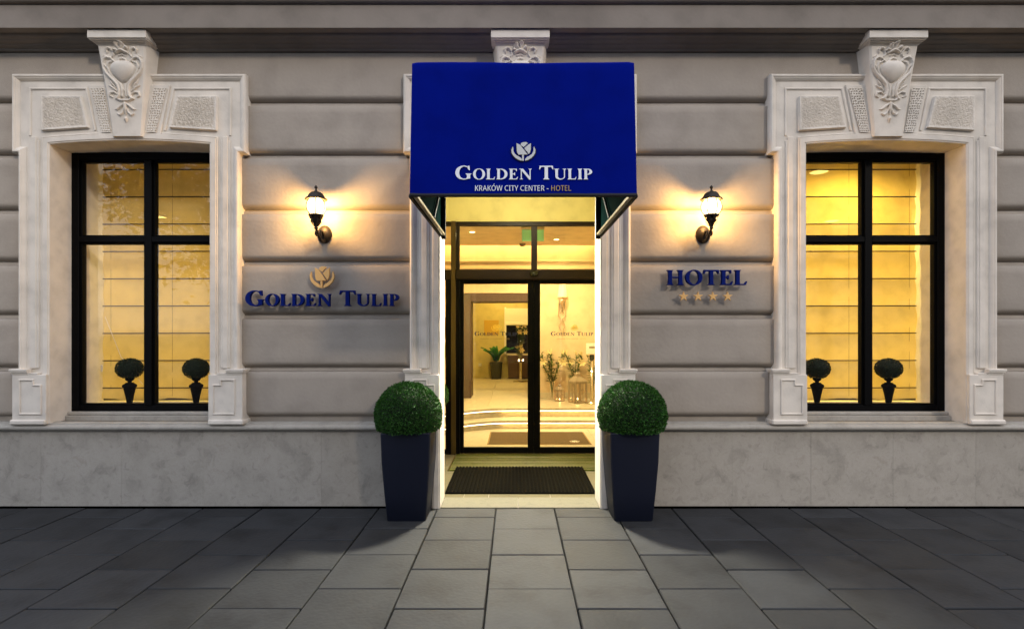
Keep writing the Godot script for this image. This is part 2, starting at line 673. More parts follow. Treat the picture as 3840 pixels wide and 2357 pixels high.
func arch(half: float, spring: float, rise: float, n := 12) -> PackedVector2Array:
	var out := PackedVector2Array()
	for i in n + 1:
		var t := -1.0 + 2.0 * i / n
		out.append(Vector2(half * t, spring + rise * (1.0 - t * t)))
	return out


func capsule(p: Vector2, a: Vector3, b: Vector3) -> float:
	var pa := p - Vector2(a.x, a.y)
	var ba := Vector2(b.x - a.x, b.y - a.y)
	var t := clampf(pa.dot(ba) / maxf(ba.length_squared(), 1e-6), 0.0, 1.0)
	var r := lerpf(a.z, b.z, t)
	var d := (pa - ba * t).length() / r
	return r * sqrt(maxf(0.0, 1.0 - d * d))


# relief of the keystone's carving: shell, cartouche with its boss, scrolls, husk and drop. u, v in hundredths of the height of the block, v downwards
func carving_strokes() -> Array:
	var s := []
	var line := func(pts: Array) -> void:
		for i in pts.size() - 1:
			s.append([pts[i], pts[i + 1]])
	# scrolled frame of the shield: outer and inner roll
	line.call([Vector3(86, 200, 7), Vector3(108, 176, 11), Vector3(146, 166, 13), Vector3(176, 182, 14), Vector3(190, 216, 14), Vector3(186, 264, 13), Vector3(162, 312, 14), Vector3(122, 354, 16), Vector3(82, 392, 17), Vector3(54, 430, 17), Vector3(44, 475, 17), Vector3(48, 520, 16), Vector3(66, 548, 15), Vector3(84, 550, 11)])
	line.call([Vector3(104, 206, 9), Vector3(136, 218, 10), Vector3(150, 248, 10), Vector3(140, 292, 10), Vector3(110, 338, 11), Vector3(68, 378, 11), Vector3(30, 420, 13), Vector3(16, 470, 14), Vector3(20, 530, 12)])
	line.call([Vector3(174, 236, 10), Vector3(158, 266, 8)])
	# leaves at the upper scroll
	line.call([Vector3(130, 176, 10), Vector3(166, 152, 9), Vector3(190, 164, 7)])
	line.call([Vector3(66, 214, 9), Vector3(90, 196, 11)])
	# ears beside the shell
	line.call([Vector3(84, 118, 9), Vector3(100, 92, 13), Vector3(124, 82, 14), Vector3(148, 98, 12), Vector3(140, 124, 9)])
	line.call([Vector3(84, 118, 9), Vector3(78, 142, 10), Vector3(92, 160, 9)])
	# small lip under the shell and arch over the boss
	line.call([Vector3(0, 140, 9), Vector3(28, 152, 7), Vector3(48, 152, 4)])
	line.call([Vector3(0, 176, 9), Vector3(26, 184, 9), Vector3(40, 204, 8)])
	# side sprigs
	line.call([Vector3(84, 446, 7), Vector3(116, 408, 11), Vector3(138, 372, 6)])
	line.call([Vector3(70, 478, 8), Vector3(110, 448, 12), Vector3(148, 424, 7)])
	line.call([Vector3(66, 510, 8), Vector3(102, 488, 12), Vector3(138, 494, 12), Vector3(144, 524, 10), Vector3(120, 536, 8)])
	# plate and husk
	line.call([Vector3(0, 566, 12), Vector3(40, 566, 12), Vector3(62, 556, 12)])
	line.call([Vector3(0, 596, 16), Vector3(4, 650, 14), Vector3(2, 700, 5)])
	line.call([Vector3(14, 600, 10), Vector3(46, 622, 13), Vector3(78, 650, 11), Vector3(104, 650, 5)])
	line.call([Vector3(12, 640, 8), Vector3(30, 684, 10), Vector3(56, 704, 12), Vector3(78, 690, 8)])
	line.call([Vector3(0, 716, 6), Vector3(0, 740, 16), Vector3(0, 766, 9), Vector3(0, 780, 3)])
	return s


func carving_height(u: float, v: float, strokes: Array) -> float:
	var p := Vector2(absf(u), v)
	var h := 0.0
	for s in strokes:
		var a: Vector3 = s[0]
		var b: Vector3 = s[1]
		if v < minf(a.y, b.y) - 18 or v > maxf(a.y, b.y) + 18:
			continue
		h = maxf(h, capsule(p, a, b))
	# the shell: a fan of seven ribs
	var sp := Vector2(u, v - 108.0)
	var ang := atan2(-sp.y, sp.x)
	var len_ := sp.length()
	if sp.y < 6.0 and ang > 0.0:
		var lobes := absf(sin(ang * 3.5))
		var edge := 80.0 * (0.84 + 0.16 * lobes)
		if len_ < edge:
			h = maxf(h, (7.0 + 15.0 * lobes) * smoothstep(edge, edge * 0.86, len_) * (0.55 + 0.6 * len_ / 80.0))
	if absf(sp.x) < 66.0 and absf(sp.y - 8.0 + 10.0 * cos(sp.x / 20.0)) < 14.0:
		var q := (sp.y - 8.0 + 10.0 * cos(sp.x / 20.0)) / 14.0
		h = maxf(h, 20.0 * sqrt(maxf(0.0, 1.0 - q * q)) * sqrt(maxf(0.0, 1.0 - pow(sp.x / 66.0, 4.0))))
	# the boss: a swelling heart
	var t := clampf((v - 200.0) / 202.0, 0.0, 1.0)
	var half := 116.0 * pow(sin(PI * pow(t, 0.62)), 0.62) * (1.0 if t < 0.35 else 1.0)
	if t > 0.0 and t < 1.0 and half > 1.0 and absf(u) < half:
		var k := u / half
		h = maxf(h, 30.0 * pow(maxf(0.0, 1.0 - k * k), 0.42) * pow(maxf(0.0, sin(PI * pow(t, 0.75))), 0.5))
	return h


var carving_mesh: ArrayMesh
var keystone_mesh: ArrayMesh
var rough_mesh := []
var pit_mesh := []


# keystone front: half width and z at height y
func key_half(y: float) -> float:
	return lerpf(0.1225, 0.204, (y - 3.182) / 0.748)


func key_z(y: float) -> float:
	var t := clampf((y - 3.182) / 0.748, 0.0, 1.0)
	return 0.048 + 0.034 * t + 0.035 * t * t


func make_ornament() -> void:
	# block
	var b := MB.new(true)
	var rows := 14
	var front := PackedVector3Array()
	for j in rows + 1:
		var y := lerpf(3.182, 3.930, float(j) / rows)
		for s in [-1.0, -0.93, 0.93, 1.0]:
			front.append(Vector3(key_half(y) * s, y, key_z(y) - (0.010 if absf(s) > 0.95 else 0.0)))
	b.group(-1)
	b.grid(front, 4, rows + 1)
	for j in rows:
		var l0 := front[j * 4]
		var l1 := front[j * 4 + 4]
		var r0 := front[j * 4 + 3]
		var r1 := front[j * 4 + 7]
		b.quad(Vector3(l0.x - 0.03, l0.y, -0.03), l0, l1, Vector3(l1.x - 0.03, l1.y, -0.03))
		b.quad(r0, Vector3(r0.x + 0.03, r0.y, -0.03), Vector3(r1.x + 0.03, r1.y, -0.03), r1)
	b.quad(Vector3(front[0].x, 3.182, -0.03), Vector3(front[3].x, 3.182, -0.03), front[3], front[0])
	keystone_mesh = b.mesh()
	# carving
	var strokes := carving_strokes()
	var unit := 0.00087
	var nx := 110
	var ny := 170
	var pts := PackedVector3Array()
	var keep := PackedByteArray()
	for j in ny:
		var y := 3.215 + 0.750 * j / (ny - 1)
		var v := (3.964 - y) / unit + 6.0
		for i in nx:
			var x := -0.19 + 0.38 * i / (nx - 1)
			var h := carving_height(x / unit, v, strokes)
			keep.append(1 if h > 0.6 else 0)
			pts.append(Vector3(x, y, key_z(minf(y, 3.92)) - 0.003 + h * unit * 1.9 + (0.02 * smoothstep(3.912, 3.936, y) if h > 0.6 else 0.0)))
	var c := MB.new(true)
	c.grid(pts, nx, ny, keep)
	carving_mesh = c.mesh()
	# vermiculated panels (right-hand ones; the left ones are mirrored)
	var worm := noise(0.9, 81, 2, FastNoiseLite.TYPE_CELLULAR)
	worm.cellular_return_type = FastNoiseLite.RETURN_DISTANCE2_SUB
	worm.fractal_type = FastNoiseLite.FRACTAL_NONE
	for side in [-1.0, 1.0]:
		# large panel: inner edge slopes
		var p := PackedVector3Array()
		nx = 120
		ny = 90
		worm.frequency = 1.0
		for j in ny:
			var t := float(j) / (ny - 1)
			for i in nx:
				var s := float(i) / (nx - 1)
				var inner := lerpf(0.345, 0.412, t)
				var x := lerpf(inner, 0.752, s)
				var y := lerpf(3.262 - 0.026 * s, 3.535, t)
				var e := minf(minf(s, 1.0 - s) * 14.0, minf(t, 1.0 - t) * 10.0)
				var z := 0.034 - 0.0052 * smoothstep(0.34, 0.06, worm.get_noise_2d(x * 125.0, y * 170.0 + side * 40.0) + 1.0) * smoothstep(0.3, 1.0, e)
				z += 0.003 * worm.get_noise_2d(x * 30.0, y * 30.0)
				if e < 0.01:
					z = 0.0
				p.append(Vector3(x * side, y, z))
		if side < 0.0:
			p = mirrored(p, nx, ny)
		var m := MB.new(true)
		m.grid(p, nx, ny)
		rough_mesh.append(m.mesh())
		# narrow panel beside the keystone: round pits
		p = PackedVector3Array()
		nx = 44
		ny = 150
		for j in ny:
			var t := float(j) / (ny - 1)
			for i in nx:
				var s := float(i) / (nx - 1)
				var x := lerpf(lerpf(0.150, 0.212, t), lerpf(0.232, 0.330, t), s)
				var y := lerpf(3.222, 3.600, t)
				var z := 0.030 - 0.020 * pit(s * 5.0, t * 18.0, side)
				if s < 0.04 or s > 0.96 or t < 0.015 or t > 0.985:
					z = 0.030
				p.append(Vector3(x * side, y, z))
		if side < 0.0:
			p = mirrored(p, nx, ny)
		m = MB.new(true)
		m.grid(p, nx, ny)
		pit_mesh.append(m.mesh())


# how deep a point lies in a staggered, slightly irregular pattern of round pits
func pit(u: float, v: float, side: float) -> float:
	var best := 9.0
	for dv in [-1, 0, 1]:
		for du in [-1, 0, 1]:
			var r: float = floorf(v) + dv
			var c: float = floorf(u) + du
			var hsh := fposmod(sin(r * 12.9898 + c * 78.233 + side * 3.1) * 43758.5, 1.0)
			var hs2 := fposmod(sin(r * 39.346 + c * 11.135 + side * 1.7) * 24634.6, 1.0)
			var p := Vector2(c + 0.5 + 0.28 * (hsh - 0.5) + 0.25 * (fposmod(r, 2.0) - 0.5), r + 0.5 + 0.28 * (hs2 - 0.5))
			best = minf(best, (Vector2(u, v) - p).length() / (0.27 + 0.08 * hsh))
	return smoothstep(1.05, 0.7, best)


func mirrored(p: PackedVector3Array, nx: int, ny: int) -> PackedVector3Array:
	var out := PackedVector3Array()
	for j in ny:
		for i in nx:
			out.append(p[j * nx + nx - 1 - i])
	return out


func frame_path(half: float, ear: float, y0: float, step_y: float, top: float) -> PackedVector2Array:
	return pts2([-half, y0, -half, step_y, -ear, step_y, -ear, top, ear, top, ear, step_y, half, step_y, half, y0])


# stone surround of one bay; the door's reaches down to the ground
func surround(b: Node3D, cx: float, y0: float, reveal: float) -> Node3D:
	var root := Node3D.new()
	root.name = "stone_surround"
	b.add_child(root, true)
	root.position.x = cx
	# field with the clear opening
	var poly := pts2([-JAMB, y0, -OPEN, y0])
	poly.append_array(arch(OPEN, 3.127, 0.032))
	poly.append_array(pts2([OPEN, y0, JAMB, y0, JAMB, 3.049, EAR, 3.049, EAR, 3.722, -EAR, 3.722, -EAR, 3.049, -JAMB, 3.049]))
	var m := MB.new()
	m.prism(poly, reveal, 0.006)
	part(root, "architrave", m.mesh(), M.trim)
	# outer moulding
	m = MB.new()
	var prof := pts2([-0.0025, -0.09, -0.0025, 0.018, 0.004, 0.030, 0.010, 0.036, 0.022, 0.036, 0.026, 0.030, 0.034, 0.028, 0.046, 0.018, 0.054, 0.010, 0.056, 0.0])
	m.sweep(frame_path(JAMB, EAR, maxf(y0, 1.17), 3.049, 3.722), prof)
	part(root, "outer_moulding", m.mesh(), M.trim)
	# inner band round the opening
	m = MB.new()
	var inner := PackedVector2Array([Vector2(-OPEN, y0)])
	inner.append_array(arch(OPEN, 3.127, 0.032))
	inner.append(Vector2(OPEN, y0))
	m.sweep(inner, pts2([-0.068, 0.0, -0.066, 0.016, -0.060, 0.020, -0.054, 0.016, -0.050, 0.024, -0.012, 0.024, -0.008, 0.018, 0.0, 0.017, 0.0025, 0.014, 0.0025, -0.02]))
	part(root, "inner_band", m.mesh(), M.trim)
	# flat strip on the jambs between the two
	for s in [-1.0, 1.0]:
		var x: float = s * 0.822
		part(root, "jamb_strip", box_mesh(Vector3(x - 0.043, maxf(y0, 1.2), 0.0), Vector3(x + 0.043, 3.16, 0.0165), 0.006), M.trim)
		part(root, "jamb_strip", box_mesh(Vector3(x - 0.024, maxf(y0, 1.2), 0.012), Vector3(x + 0.024, 3.19, 0.0225), 0.005), M.trim)
	# beads of the sunk panels
	for s in [-1.0, 1.0]:
		m = MB.new()
		var path := pts2([s * 0.86, 3.20, s * 0.86, 3.603, s * 0.375, 3.603, s * 0.300, 3.245])
		if s > 0.0:
			path.reverse()
		m.sweep(path, pts2([-0.010, 0.0, -0.008, 0.014, 0.0, 0.017, 0.008, 0.014, 0.010, 0.0]))
		part(root, "panel_bead", m.mesh(), M.trim)
	# voussoirs beside the keystone
	for s in [-1.0, 1.0]:
		m = MB.new()
		m.prism(pts2([s * 0.10, 3.178, s * 0.262, 3.168, s * 0.270, 3.222, s * 0.350, 3.63, s * 0.18, 3.63]), -0.02, 0.022, 0.004)
		part(root, "voussoir", m.mesh(), M.trim)
	for k in 2:
		part(root, "rough_panel", rough_mesh[k], M.trim)
		part(root, "pitted_panel", pit_mesh[k], M.trim)
	# keystone
	part(root, "keystone", keystone_mesh, M.trim)
	part(root, "keystone_carving", carving_mesh, M.trim)
	m = MB.new()
	for q in [[0.208, 3.922, 0.126, 3.930], [0.215, 3.930, 0.136, 3.937], [0.226, 3.937, 0.150, 3.945], [0.238, 3.945, 0.164, 3.954], [0.244, 3.954, 0.175, 4.021]]:
		m.box(Vector3(-q[0], q[1], -0.03), Vector3(q[0], q[3], q[2]), 0.003)
	part(root, "keystone_cap", m.mesh(), M.trim)
	# feet of the jambs
	for s in [-1.0, 1.0]:
		m = MB.new()
		var lo: float = minf(s * OPEN, s * 0.985) if s > 0.0 else -0.985
		var hi: float = 0.985 if s > 0.0 else -OPEN
		m.box(Vector3(lo + 0.0015, 0.735, -0.09), Vector3(hi - 0.0015, 1.150, 0.046), 0.004)
		m.box(Vector3(lo - 0.012 if s < 0 else lo + 0.002, 0.722, -0.09), Vector3(hi - 0.002 if s < 0 else hi + 0.012, 0.766, 0.062), 0.010)
		# stepped cap that turns back into the jamb
		for q in [[0.0, 1.150, 1.164, 0.050], [0.008, 1.164, 1.178, 0.058], [0.014, 1.178, 1.198, 0.064]]:
			var xa: float = 0.845
			var xb: float = 0.985 + q[0]
			m.box(Vector3(minf(s * xa, s * xb), q[1], -0.09), Vector3(maxf(s * xa, s * xb), q[2], q[3]), 0.003)
		m.box(Vector3(minf(s * 0.765, s * 0.845), 1.150, -0.09), Vector3(maxf(s * 0.765, s * 0.845), 1.164, 0.047), 0.002)
		part(root, "jamb_foot", m.mesh(), M.trim)
		m = MB.new()
		var path := pts2([s * 0.735, 0.815, s * 0.735, 1.06, s * 0.80, 1.06, s * 0.80, 1.105, s * 0.915, 1.105, s * 0.915, 0.815])
		if s < 0.0:
			path.reverse()
		m.sweep(path, pts2([-0.007, 0.045, -0.005, 0.054, 0.0, 0.056, 0.005, 0.054, 0.007, 0.045]), true)
		part(root, "foot_bead", m.mesh(), M.trim)
	return root


func window(b: Node3D, cx: float) -> void:
	var w := Node3D.new()
	w.name = "window"
	b.add_child(w, true)
	w.position = Vector3(cx, 0, 0)
	var f := MB.new()
	var z0 := -0.30
	var z1 := -0.222
	f.box(Vector3(-0.70, 0.80, z0), Vector3(-0.626, 3.17, z1), 0.004)
	f.box(Vector3(0.626, 0.80, z0), Vector3(0.70, 3.17, z1), 0.004)
	f.box(Vector3(-0.626, 3.064, z0), Vector3(0.626, 3.17, z1 - 0.001), 0.004)
	f.box(Vector3(-0.626, 0.80, z0), Vector3(0.626, 0.852, z1 - 0.001), 0.004)
	part(w, "frame", f.mesh(), M.black_frame)
	part(w, "mullion", box_mesh(Vector3(-0.033, 0.852, z0), Vector3(0.033, 3.064, z1 + 0.004), 0.004), M.black_frame)
	for s in [-1.0, 1.0]:
		part(w, "transom", box_mesh(Vector3(minf(s * 0.033, s * 0.626), 2.323, z0), Vector3(maxf(s * 0.033, s * 0.626), 2.374, z1 + 0.002), 0.004), M.black_frame)
		for y in [[0.852, 2.323], [2.374, 3.064]]:
			var x0: float = minf(s * 0.033, s * 0.626)
			var x1: float = maxf(s * 0.033, s * 0.626)
			var g := MB.new()
			for q in [[x0, y[0], x0 + 0.018, y[1]], [x1 - 0.018, y[0], x1, y[1]], [x0 + 0.018, y[0], x1 - 0.018, y[0] + 0.016], [x0 + 0.018, y[1] - 0.016, x1 - 0.018, y[1]]]:
				g.box(Vector3(q[0], q[1], z0 + 0.005), Vector3(q[2], q[3], z1 - 0.018), 0.003)
			part(w, "sash", g.mesh(), M.black_frame)
			g = MB.new()
			g.quad(Vector3(x0 + 0.02, y[0] + 0.018, -0.262), Vector3(x1 - 0.02, y[0] + 0.018, -0.262), Vector3(x1 - 0.02, y[1] - 0.018, -0.262), Vector3(x0 + 0.02, y[1] - 0.018, -0.262))
			part(w, "pane", g.mesh(), M.glass)
	# soffit that runs from the arched front edge to the level head of the frame
	var so := MB.new()
	var ar := arch(0.689, 3.124, 0.032)
	for i in ar.size() - 1:
		var p := ar[i]
		var q := ar[i + 1]
		so.quad(Vector3(p.x, 3.126, -0.30), Vector3(q.x, 3.126, -0.30), Vector3(q.x, q.y, -0.015), Vector3(p.x, p.y, -0.015))
	part(w, "soffit", so.mesh(), M.trim)
	var sl := MB.new()
	sl.box(Vector3(-0.688, 0.766, -0.30), Vector3(0.688, 0.800, -0.17), 0.008)
	sl.box(Vector3(-0.688, 0.725, -0.30), Vector3(0.688, 0.768, -0.145), 0.004)
	part(w, "sill", sl.mesh(), M.marble)


func build_facade() -> void:
	make_ornament()
	var b := thing("hotel_building", "pale stucco hotel front with banded walls, carved keystones and two tall windows", "building")
	# masonry behind the facing
	var core := MB.new()
	var edges := [-7.0, LEFT_X - 0.80, LEFT_X + 0.80, DOOR_X - 0.80, DOOR_X + 0.80, RIGHT_X - 0.80, RIGHT_X + 0.80, 7.0]
	for i in range(0, 8, 2):
		core.box(Vector3(edges[i], -0.2, -0.44), Vector3(edges[i + 1], 3.3, -0.075))
	for i in [1, 5]:
		core.box(Vector3(edges[i], -0.2, -0.44), Vector3(edges[i + 1], 0.72, -0.075))
	core.box(Vector3(-7.0, 3.3, -0.44), Vector3(7.0, 6.2, -0.075))
	part(b, "wall", core.mesh(), M.groove)
	# plinth slabs
	var cuts := [-7.0, -6.1, -5.2, -4.083, -3.387, -2.680, -1.667, DOOR_X - JAMB, DOOR_X + JAMB, 1.874, 2.553, 3.26, 3.974, 4.9, 5.9, 7.0]
	for i in cuts.size() - 1:
		if i == 7:
			continue
		part(b, "plinth_slab", box_mesh(Vector3(cuts[i] + 0.0004, 0.014, -0.10), Vector3(cuts[i + 1] - 0.0004, 0.69, rng.randf_range(-0.001, 0.001)), 0.0008), M.plinth[rng.randi() % 4])
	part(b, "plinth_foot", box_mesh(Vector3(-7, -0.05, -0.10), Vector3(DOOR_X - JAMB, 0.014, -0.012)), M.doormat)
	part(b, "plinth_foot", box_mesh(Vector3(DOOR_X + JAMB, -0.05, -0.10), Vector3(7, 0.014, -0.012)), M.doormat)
	# the moulding on the plinth, running out at the door
	for q in [[-7.0, DOOR_X - JAMB], [DOOR_X + JAMB, 7.0]]:
		var m := MB.new()
		var prof := [[0.0, 0.660], [0.010, 0.660], [0.014, 0.668], [0.030, 0.672], [0.041, 0.682], [0.044, 0.694], [0.040, 0.706], [0.028, 0.714], [0.014, 0.719], [0.012, 0.728], [-0.03, 0.736], [-0.05, 0.738]]
		for j in prof.size() - 1:
			m.quad(Vector3(q[0], prof[j][1], prof[j][0]), Vector3(q[1], prof[j][1], prof[j][0]), Vector3(q[1], prof[j + 1][1], prof[j + 1][0]), Vector3(q[0], prof[j + 1][1], prof[j + 1][0]))
		m.quad(Vector3(q[0], 0.66, -0.1), Vector3(q[1], 0.66, -0.1), Vector3(q[1], 0.66, 0.0), Vector3(q[0], 0.66, 0.0))
		part(b, "plinth_moulding", m.mesh(), M.marble)
	# bossed courses
	var g := [0.735, 1.193, 1.651, 2.112, 2.560, 3.040, 3.498, 3.955]
	for k in 7:
		var w := JAMB if k < 5 else EAR
		if k == 0:
			w = 0.985
		if k == 6:
			w = 0.17
		var y0: float = g[k] + (0.016 if k > 0 else 0.045)
		var y1: float = g[k + 1] - 0.022
		var xs := [-7.0, LEFT_X - w, LEFT_X + w, DOOR_X - w, DOOR_X + w, RIGHT_X - w, RIGHT_X + w, 7.0]
		for i in range(0, 8, 2):
			part(b, "stucco_course", boss(xs[i] - (0.0 if i == 0 else 0.016), xs[i + 1] + (0.0 if i == 6 else 0.016), y0, y1, 0.0 if i == 0 else 0.026, 0.0 if i == 6 else 0.026), M.stucco)
		# the flat fillet in each joint
		if k > 0:
			for i in range(0, 8, 2):
				part(b, "joint_fillet", box_mesh(Vector3(xs[i] - 0.02, g[k] - 0.021, -0.10), Vector3(xs[i + 1] + 0.02, g[k] + 0.004, -0.058), 0.002), M.groove)
	# cornice under the upper storey
	var c := MB.new()
	var prof := [[-0.09, 3.930], [-0.004, 3.932], [0.004, 3.937], [0.006, 3.948], [0.014, 3.950], [0.028, 3.954], [0.042, 3.963], [0.044, 3.970], [0.060, 3.973], [0.078, 3.981], [0.086, 3.992], [0.102, 3.996], [0.112, 4.006], [0.118, 4.023], [0.186, 4.029], [0.186, 4.024], [0.195, 4.024], [0.195, 4.211], [0.191, 4.218]]
	for j in prof.size() - 1:
		c.quad(Vector3(-7, prof[j][1], prof[j][0]), Vector3(7, prof[j][1], prof[j][0]), Vector3(7, prof[j + 1][1], prof[j + 1][0]), Vector3(-7, prof[j + 1][1], prof[j + 1][0]))
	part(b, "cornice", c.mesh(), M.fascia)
	c = MB.new()
	prof = [[0.05, 4.218], [0.207, 4.218], [0.221, 4.226], [0.235, 4.242], [0.245, 4.262], [0.245, 4.35], [-0.08, 4.38]]
	for j in prof.size() - 1:
		c.quad(Vector3(-7, prof[j][1], prof[j][0]), Vector3(7, prof[j][1], prof[j][0]), Vector3(7, prof[j + 1][1], prof[j + 1][0]), Vector3(-7, prof[j + 1][1], prof[j + 1][0]))
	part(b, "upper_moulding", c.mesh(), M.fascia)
	# bays
	surround(b, LEFT_X, 0.73, -0.44)
	surround(b, DOOR_X, 0.0, -0.30)
	surround(b, RIGHT_X, 0.73, -0.44)
	window(b, LEFT_X)
	window(b, RIGHT_X)
	entrance(b)


func bar(b: MB, x0: float, x1: float, y0: float, y1: float, z0: float, z1: float, r := 0.004) -> void:
	b.box(Vector3(x0, y0, z0), Vector3(x1, y1, z1), r)


func pane(parent: Node3D, x0: float, x1: float, y0: float, y1: float, z: float) -> void:
	var g := MB.new()
	g.quad(Vector3(x0, y0, z), Vector3(x1, y0, z), Vector3(x1, y1, z), Vector3(x0, y1, z))
	part(parent, "pane", g.mesh(), M.glass)


# glazed screen with its two sliding leaves
func entrance(b: Node3D) -> void:
	var e := Node3D.new()
	e.name = "glass_entrance"
	b.add_child(e, true)
	e.transform = Transform3D(Basis.from_scale(Vector3.ONE * INSIDE), Vector3(0, -0.107, DOOR_Z * INSIDE - 0.337))
	var f := MB.new()
	bar(f, -1.24, 1.36, 2.745, 2.797, -0.05, 0.0)           # head
	bar(f, 0.193, 0.262, 2.235, 2.745, -0.05, -0.002)       # middle of the fanlight
	bar(f, -1.24, -0.737, 2.12, 2.235, -0.06, 0.012)
	bar(f, -0.678, -0.640, 2.235, 2.745, -0.05, 0.001)
	part(e, "screen_frame", f.mesh(), M.bronze)
	part(e, "bottom_rail", box_mesh(Vector3(-1.24, 0.104, -0.05), Vector3(-0.737, 0.150, 0.0), 0.004), M.black_frame)
	f = MB.new()
	bar(f, -0.737, -0.680, 0.1, 2.797, -0.07, 0.030, 0.005)
	part(e, "corner_post", f.mesh(), M.brass_frame)
	f = MB.new()
	bar(f, -0.80, -0.737, 0.1, 2.12, -0.06, 0.02)
	bar(f, -0.680, -0.636, 0.1, 2.12, -0.06, 0.024)
	part(e, "dark_post", f.mesh(), M.black_frame)
	f = MB.new()
	bar(f, -0.680, 1.36, 2.12, 2.235, -0.12, 0.055, 0.006)
	part(e, "door_header", f.mesh(), M.bronze)
	pane(e, -1.24, -0.80, 0.15, 2.12, -0.03)
	pane(e, -1.24, -0.737, 2.235, 2.745, -0.03)
	pane(e, -0.640, 0.193, 2.235, 2.745, -0.03)
	pane(e, 0.262, 1.36, 2.235, 2.745, -0.03)
	for k in 2:
		var x0: float = [-0.634, 0.224][k]
		var x1: float = [0.2236, 1.080][k]
		var leaf := MB.new()
		var ls: float = [0.042, 0.072][k]
		var rs: float = [0.072, 0.042][k]
		bar(leaf, x0, x0 + ls, 0.108, 2.118, -0.04, 0.004)
		bar(leaf, x1 - rs, x1, 0.108, 2.118, -0.04, 0.004)
		bar(leaf, x0 + ls, x1 - rs, 2.074, 2.118, -0.039, 0.003)
		bar(leaf, x0 + ls, x1 - rs, 0.108, 0.178, -0.039, 0.003)
		part(e, "sliding_leaf", leaf.mesh(), M.black_frame)
		pane(e, x0 + ls, x1 - rs, 0.178, 2.074, -0.018)
	f = MB.new()
	bar(f, 1.082, 1.30, 0.1, 2.12, -0.06, 0.02)
	part(e, "dark_post", f.mesh(), M.black_frame)
	# movement sensor over the leaves
	f = MB.new(true)
	f.ball(Vector3(0.222, 2.185, 0.06), Vector3(0.052, 0.036, 0.045), 16, 10)
	part(e, "door_sensor", f.mesh(), mat(lin(0.02, 0.022, 0.012), 0.12))
	# lettering on the leaves
	var z := -0.013
	for x in [[-0.469, 0.028, -0.40, -0.055], [0.418, 0.915, 0.49, 0.84]]:
		capitals(e, "GOLDEN TULIP", x[0], x[1], 1.473, z, 0.047, 0.001, M.navy_vinyl, true)
		lettering(e, "KRAKÓW CITY CENTER -", sans, x[2], x[2] + 0.265, 1.428, z, 0.016, 0.001, M.grey_vinyl)
		lettering(e, "HOTEL", sans, x[2] + 0.272, x[2] + 0.345, 1.428, z, 0.016, 0.001, M.gold_print)
		tulip(e, "flower_emblem", Vector3((x[0] + x[1]) / 2 + 0.03, 1.567, z), 0.072, 0.001, M.yellow)


# ---------------------------------------------------------------- lettering
func glyph(ch: String, font: Font, depth: float) -> TextMesh:
	var t := TextMesh.new()
	t.text = ch
	t.font = font
	t.font_size = 64
	t.pixel_size = 0.01
	t.curve_step = 1.5
	t.depth = depth
	t.horizontal_alignment = HORIZONTAL_ALIGNMENT_LEFT
	return t


# flared roman capitals, drawn as strokes; cap height 1, returns the polygons and the advance
func stem(xc: float, w: float, y0: float, y1: float, foot := 0.075, head := 0.075) -> PackedVector2Array:
	var p := PackedVector2Array()
	var h := w / 2.0
	if foot > 0.0:
		p.append_array(pts2([xc - h - foot, y0, xc + h + foot, y0, xc + h + foot, y0 + 0.028, xc + h + 0.02, y0 + 0.07, xc + h, y0 + 0.16]))
	else:
		p.append_array(pts2([xc - h, y0, xc + h, y0]))
	if head > 0.0:
		p.append_array(pts2([xc + h, y1 - 0.16, xc + h + 0.02, y1 - 0.07, xc + h + head, y1 - 0.028, xc + h + head, y1, xc - h - head, y1, xc - h - head, y1 - 0.028, xc - h - 0.02, y1 - 0.07, xc - h, y1 - 0.16]))
	else:
		p.append_array(pts2([xc + h, y1, xc - h, y1]))
	if foot > 0.0:
		p.append_array(pts2([xc - h, y0 + 0.16, xc - h - 0.02, y0 + 0.07, xc - h - foot, y0 + 0.028]))
	return p


func bow(co: Vector2, ro: Vector2, ci: Vector2, ri: Vector2, a0: float, a1: float, n := 22) -> PackedVector2Array:
	var p := PackedVector2Array()
	for i in n + 1:
		var a := deg_to_rad(lerpf(a0, a1, float(i) / n))
		p.append(co + Vector2(cos(a), sin(a)) * ro)
	for i in n + 1:
		var a := deg_to_rad(lerpf(a1, a0, float(i) / n))
		p.append(ci + Vector2(cos(a), sin(a)) * ri)
	return p


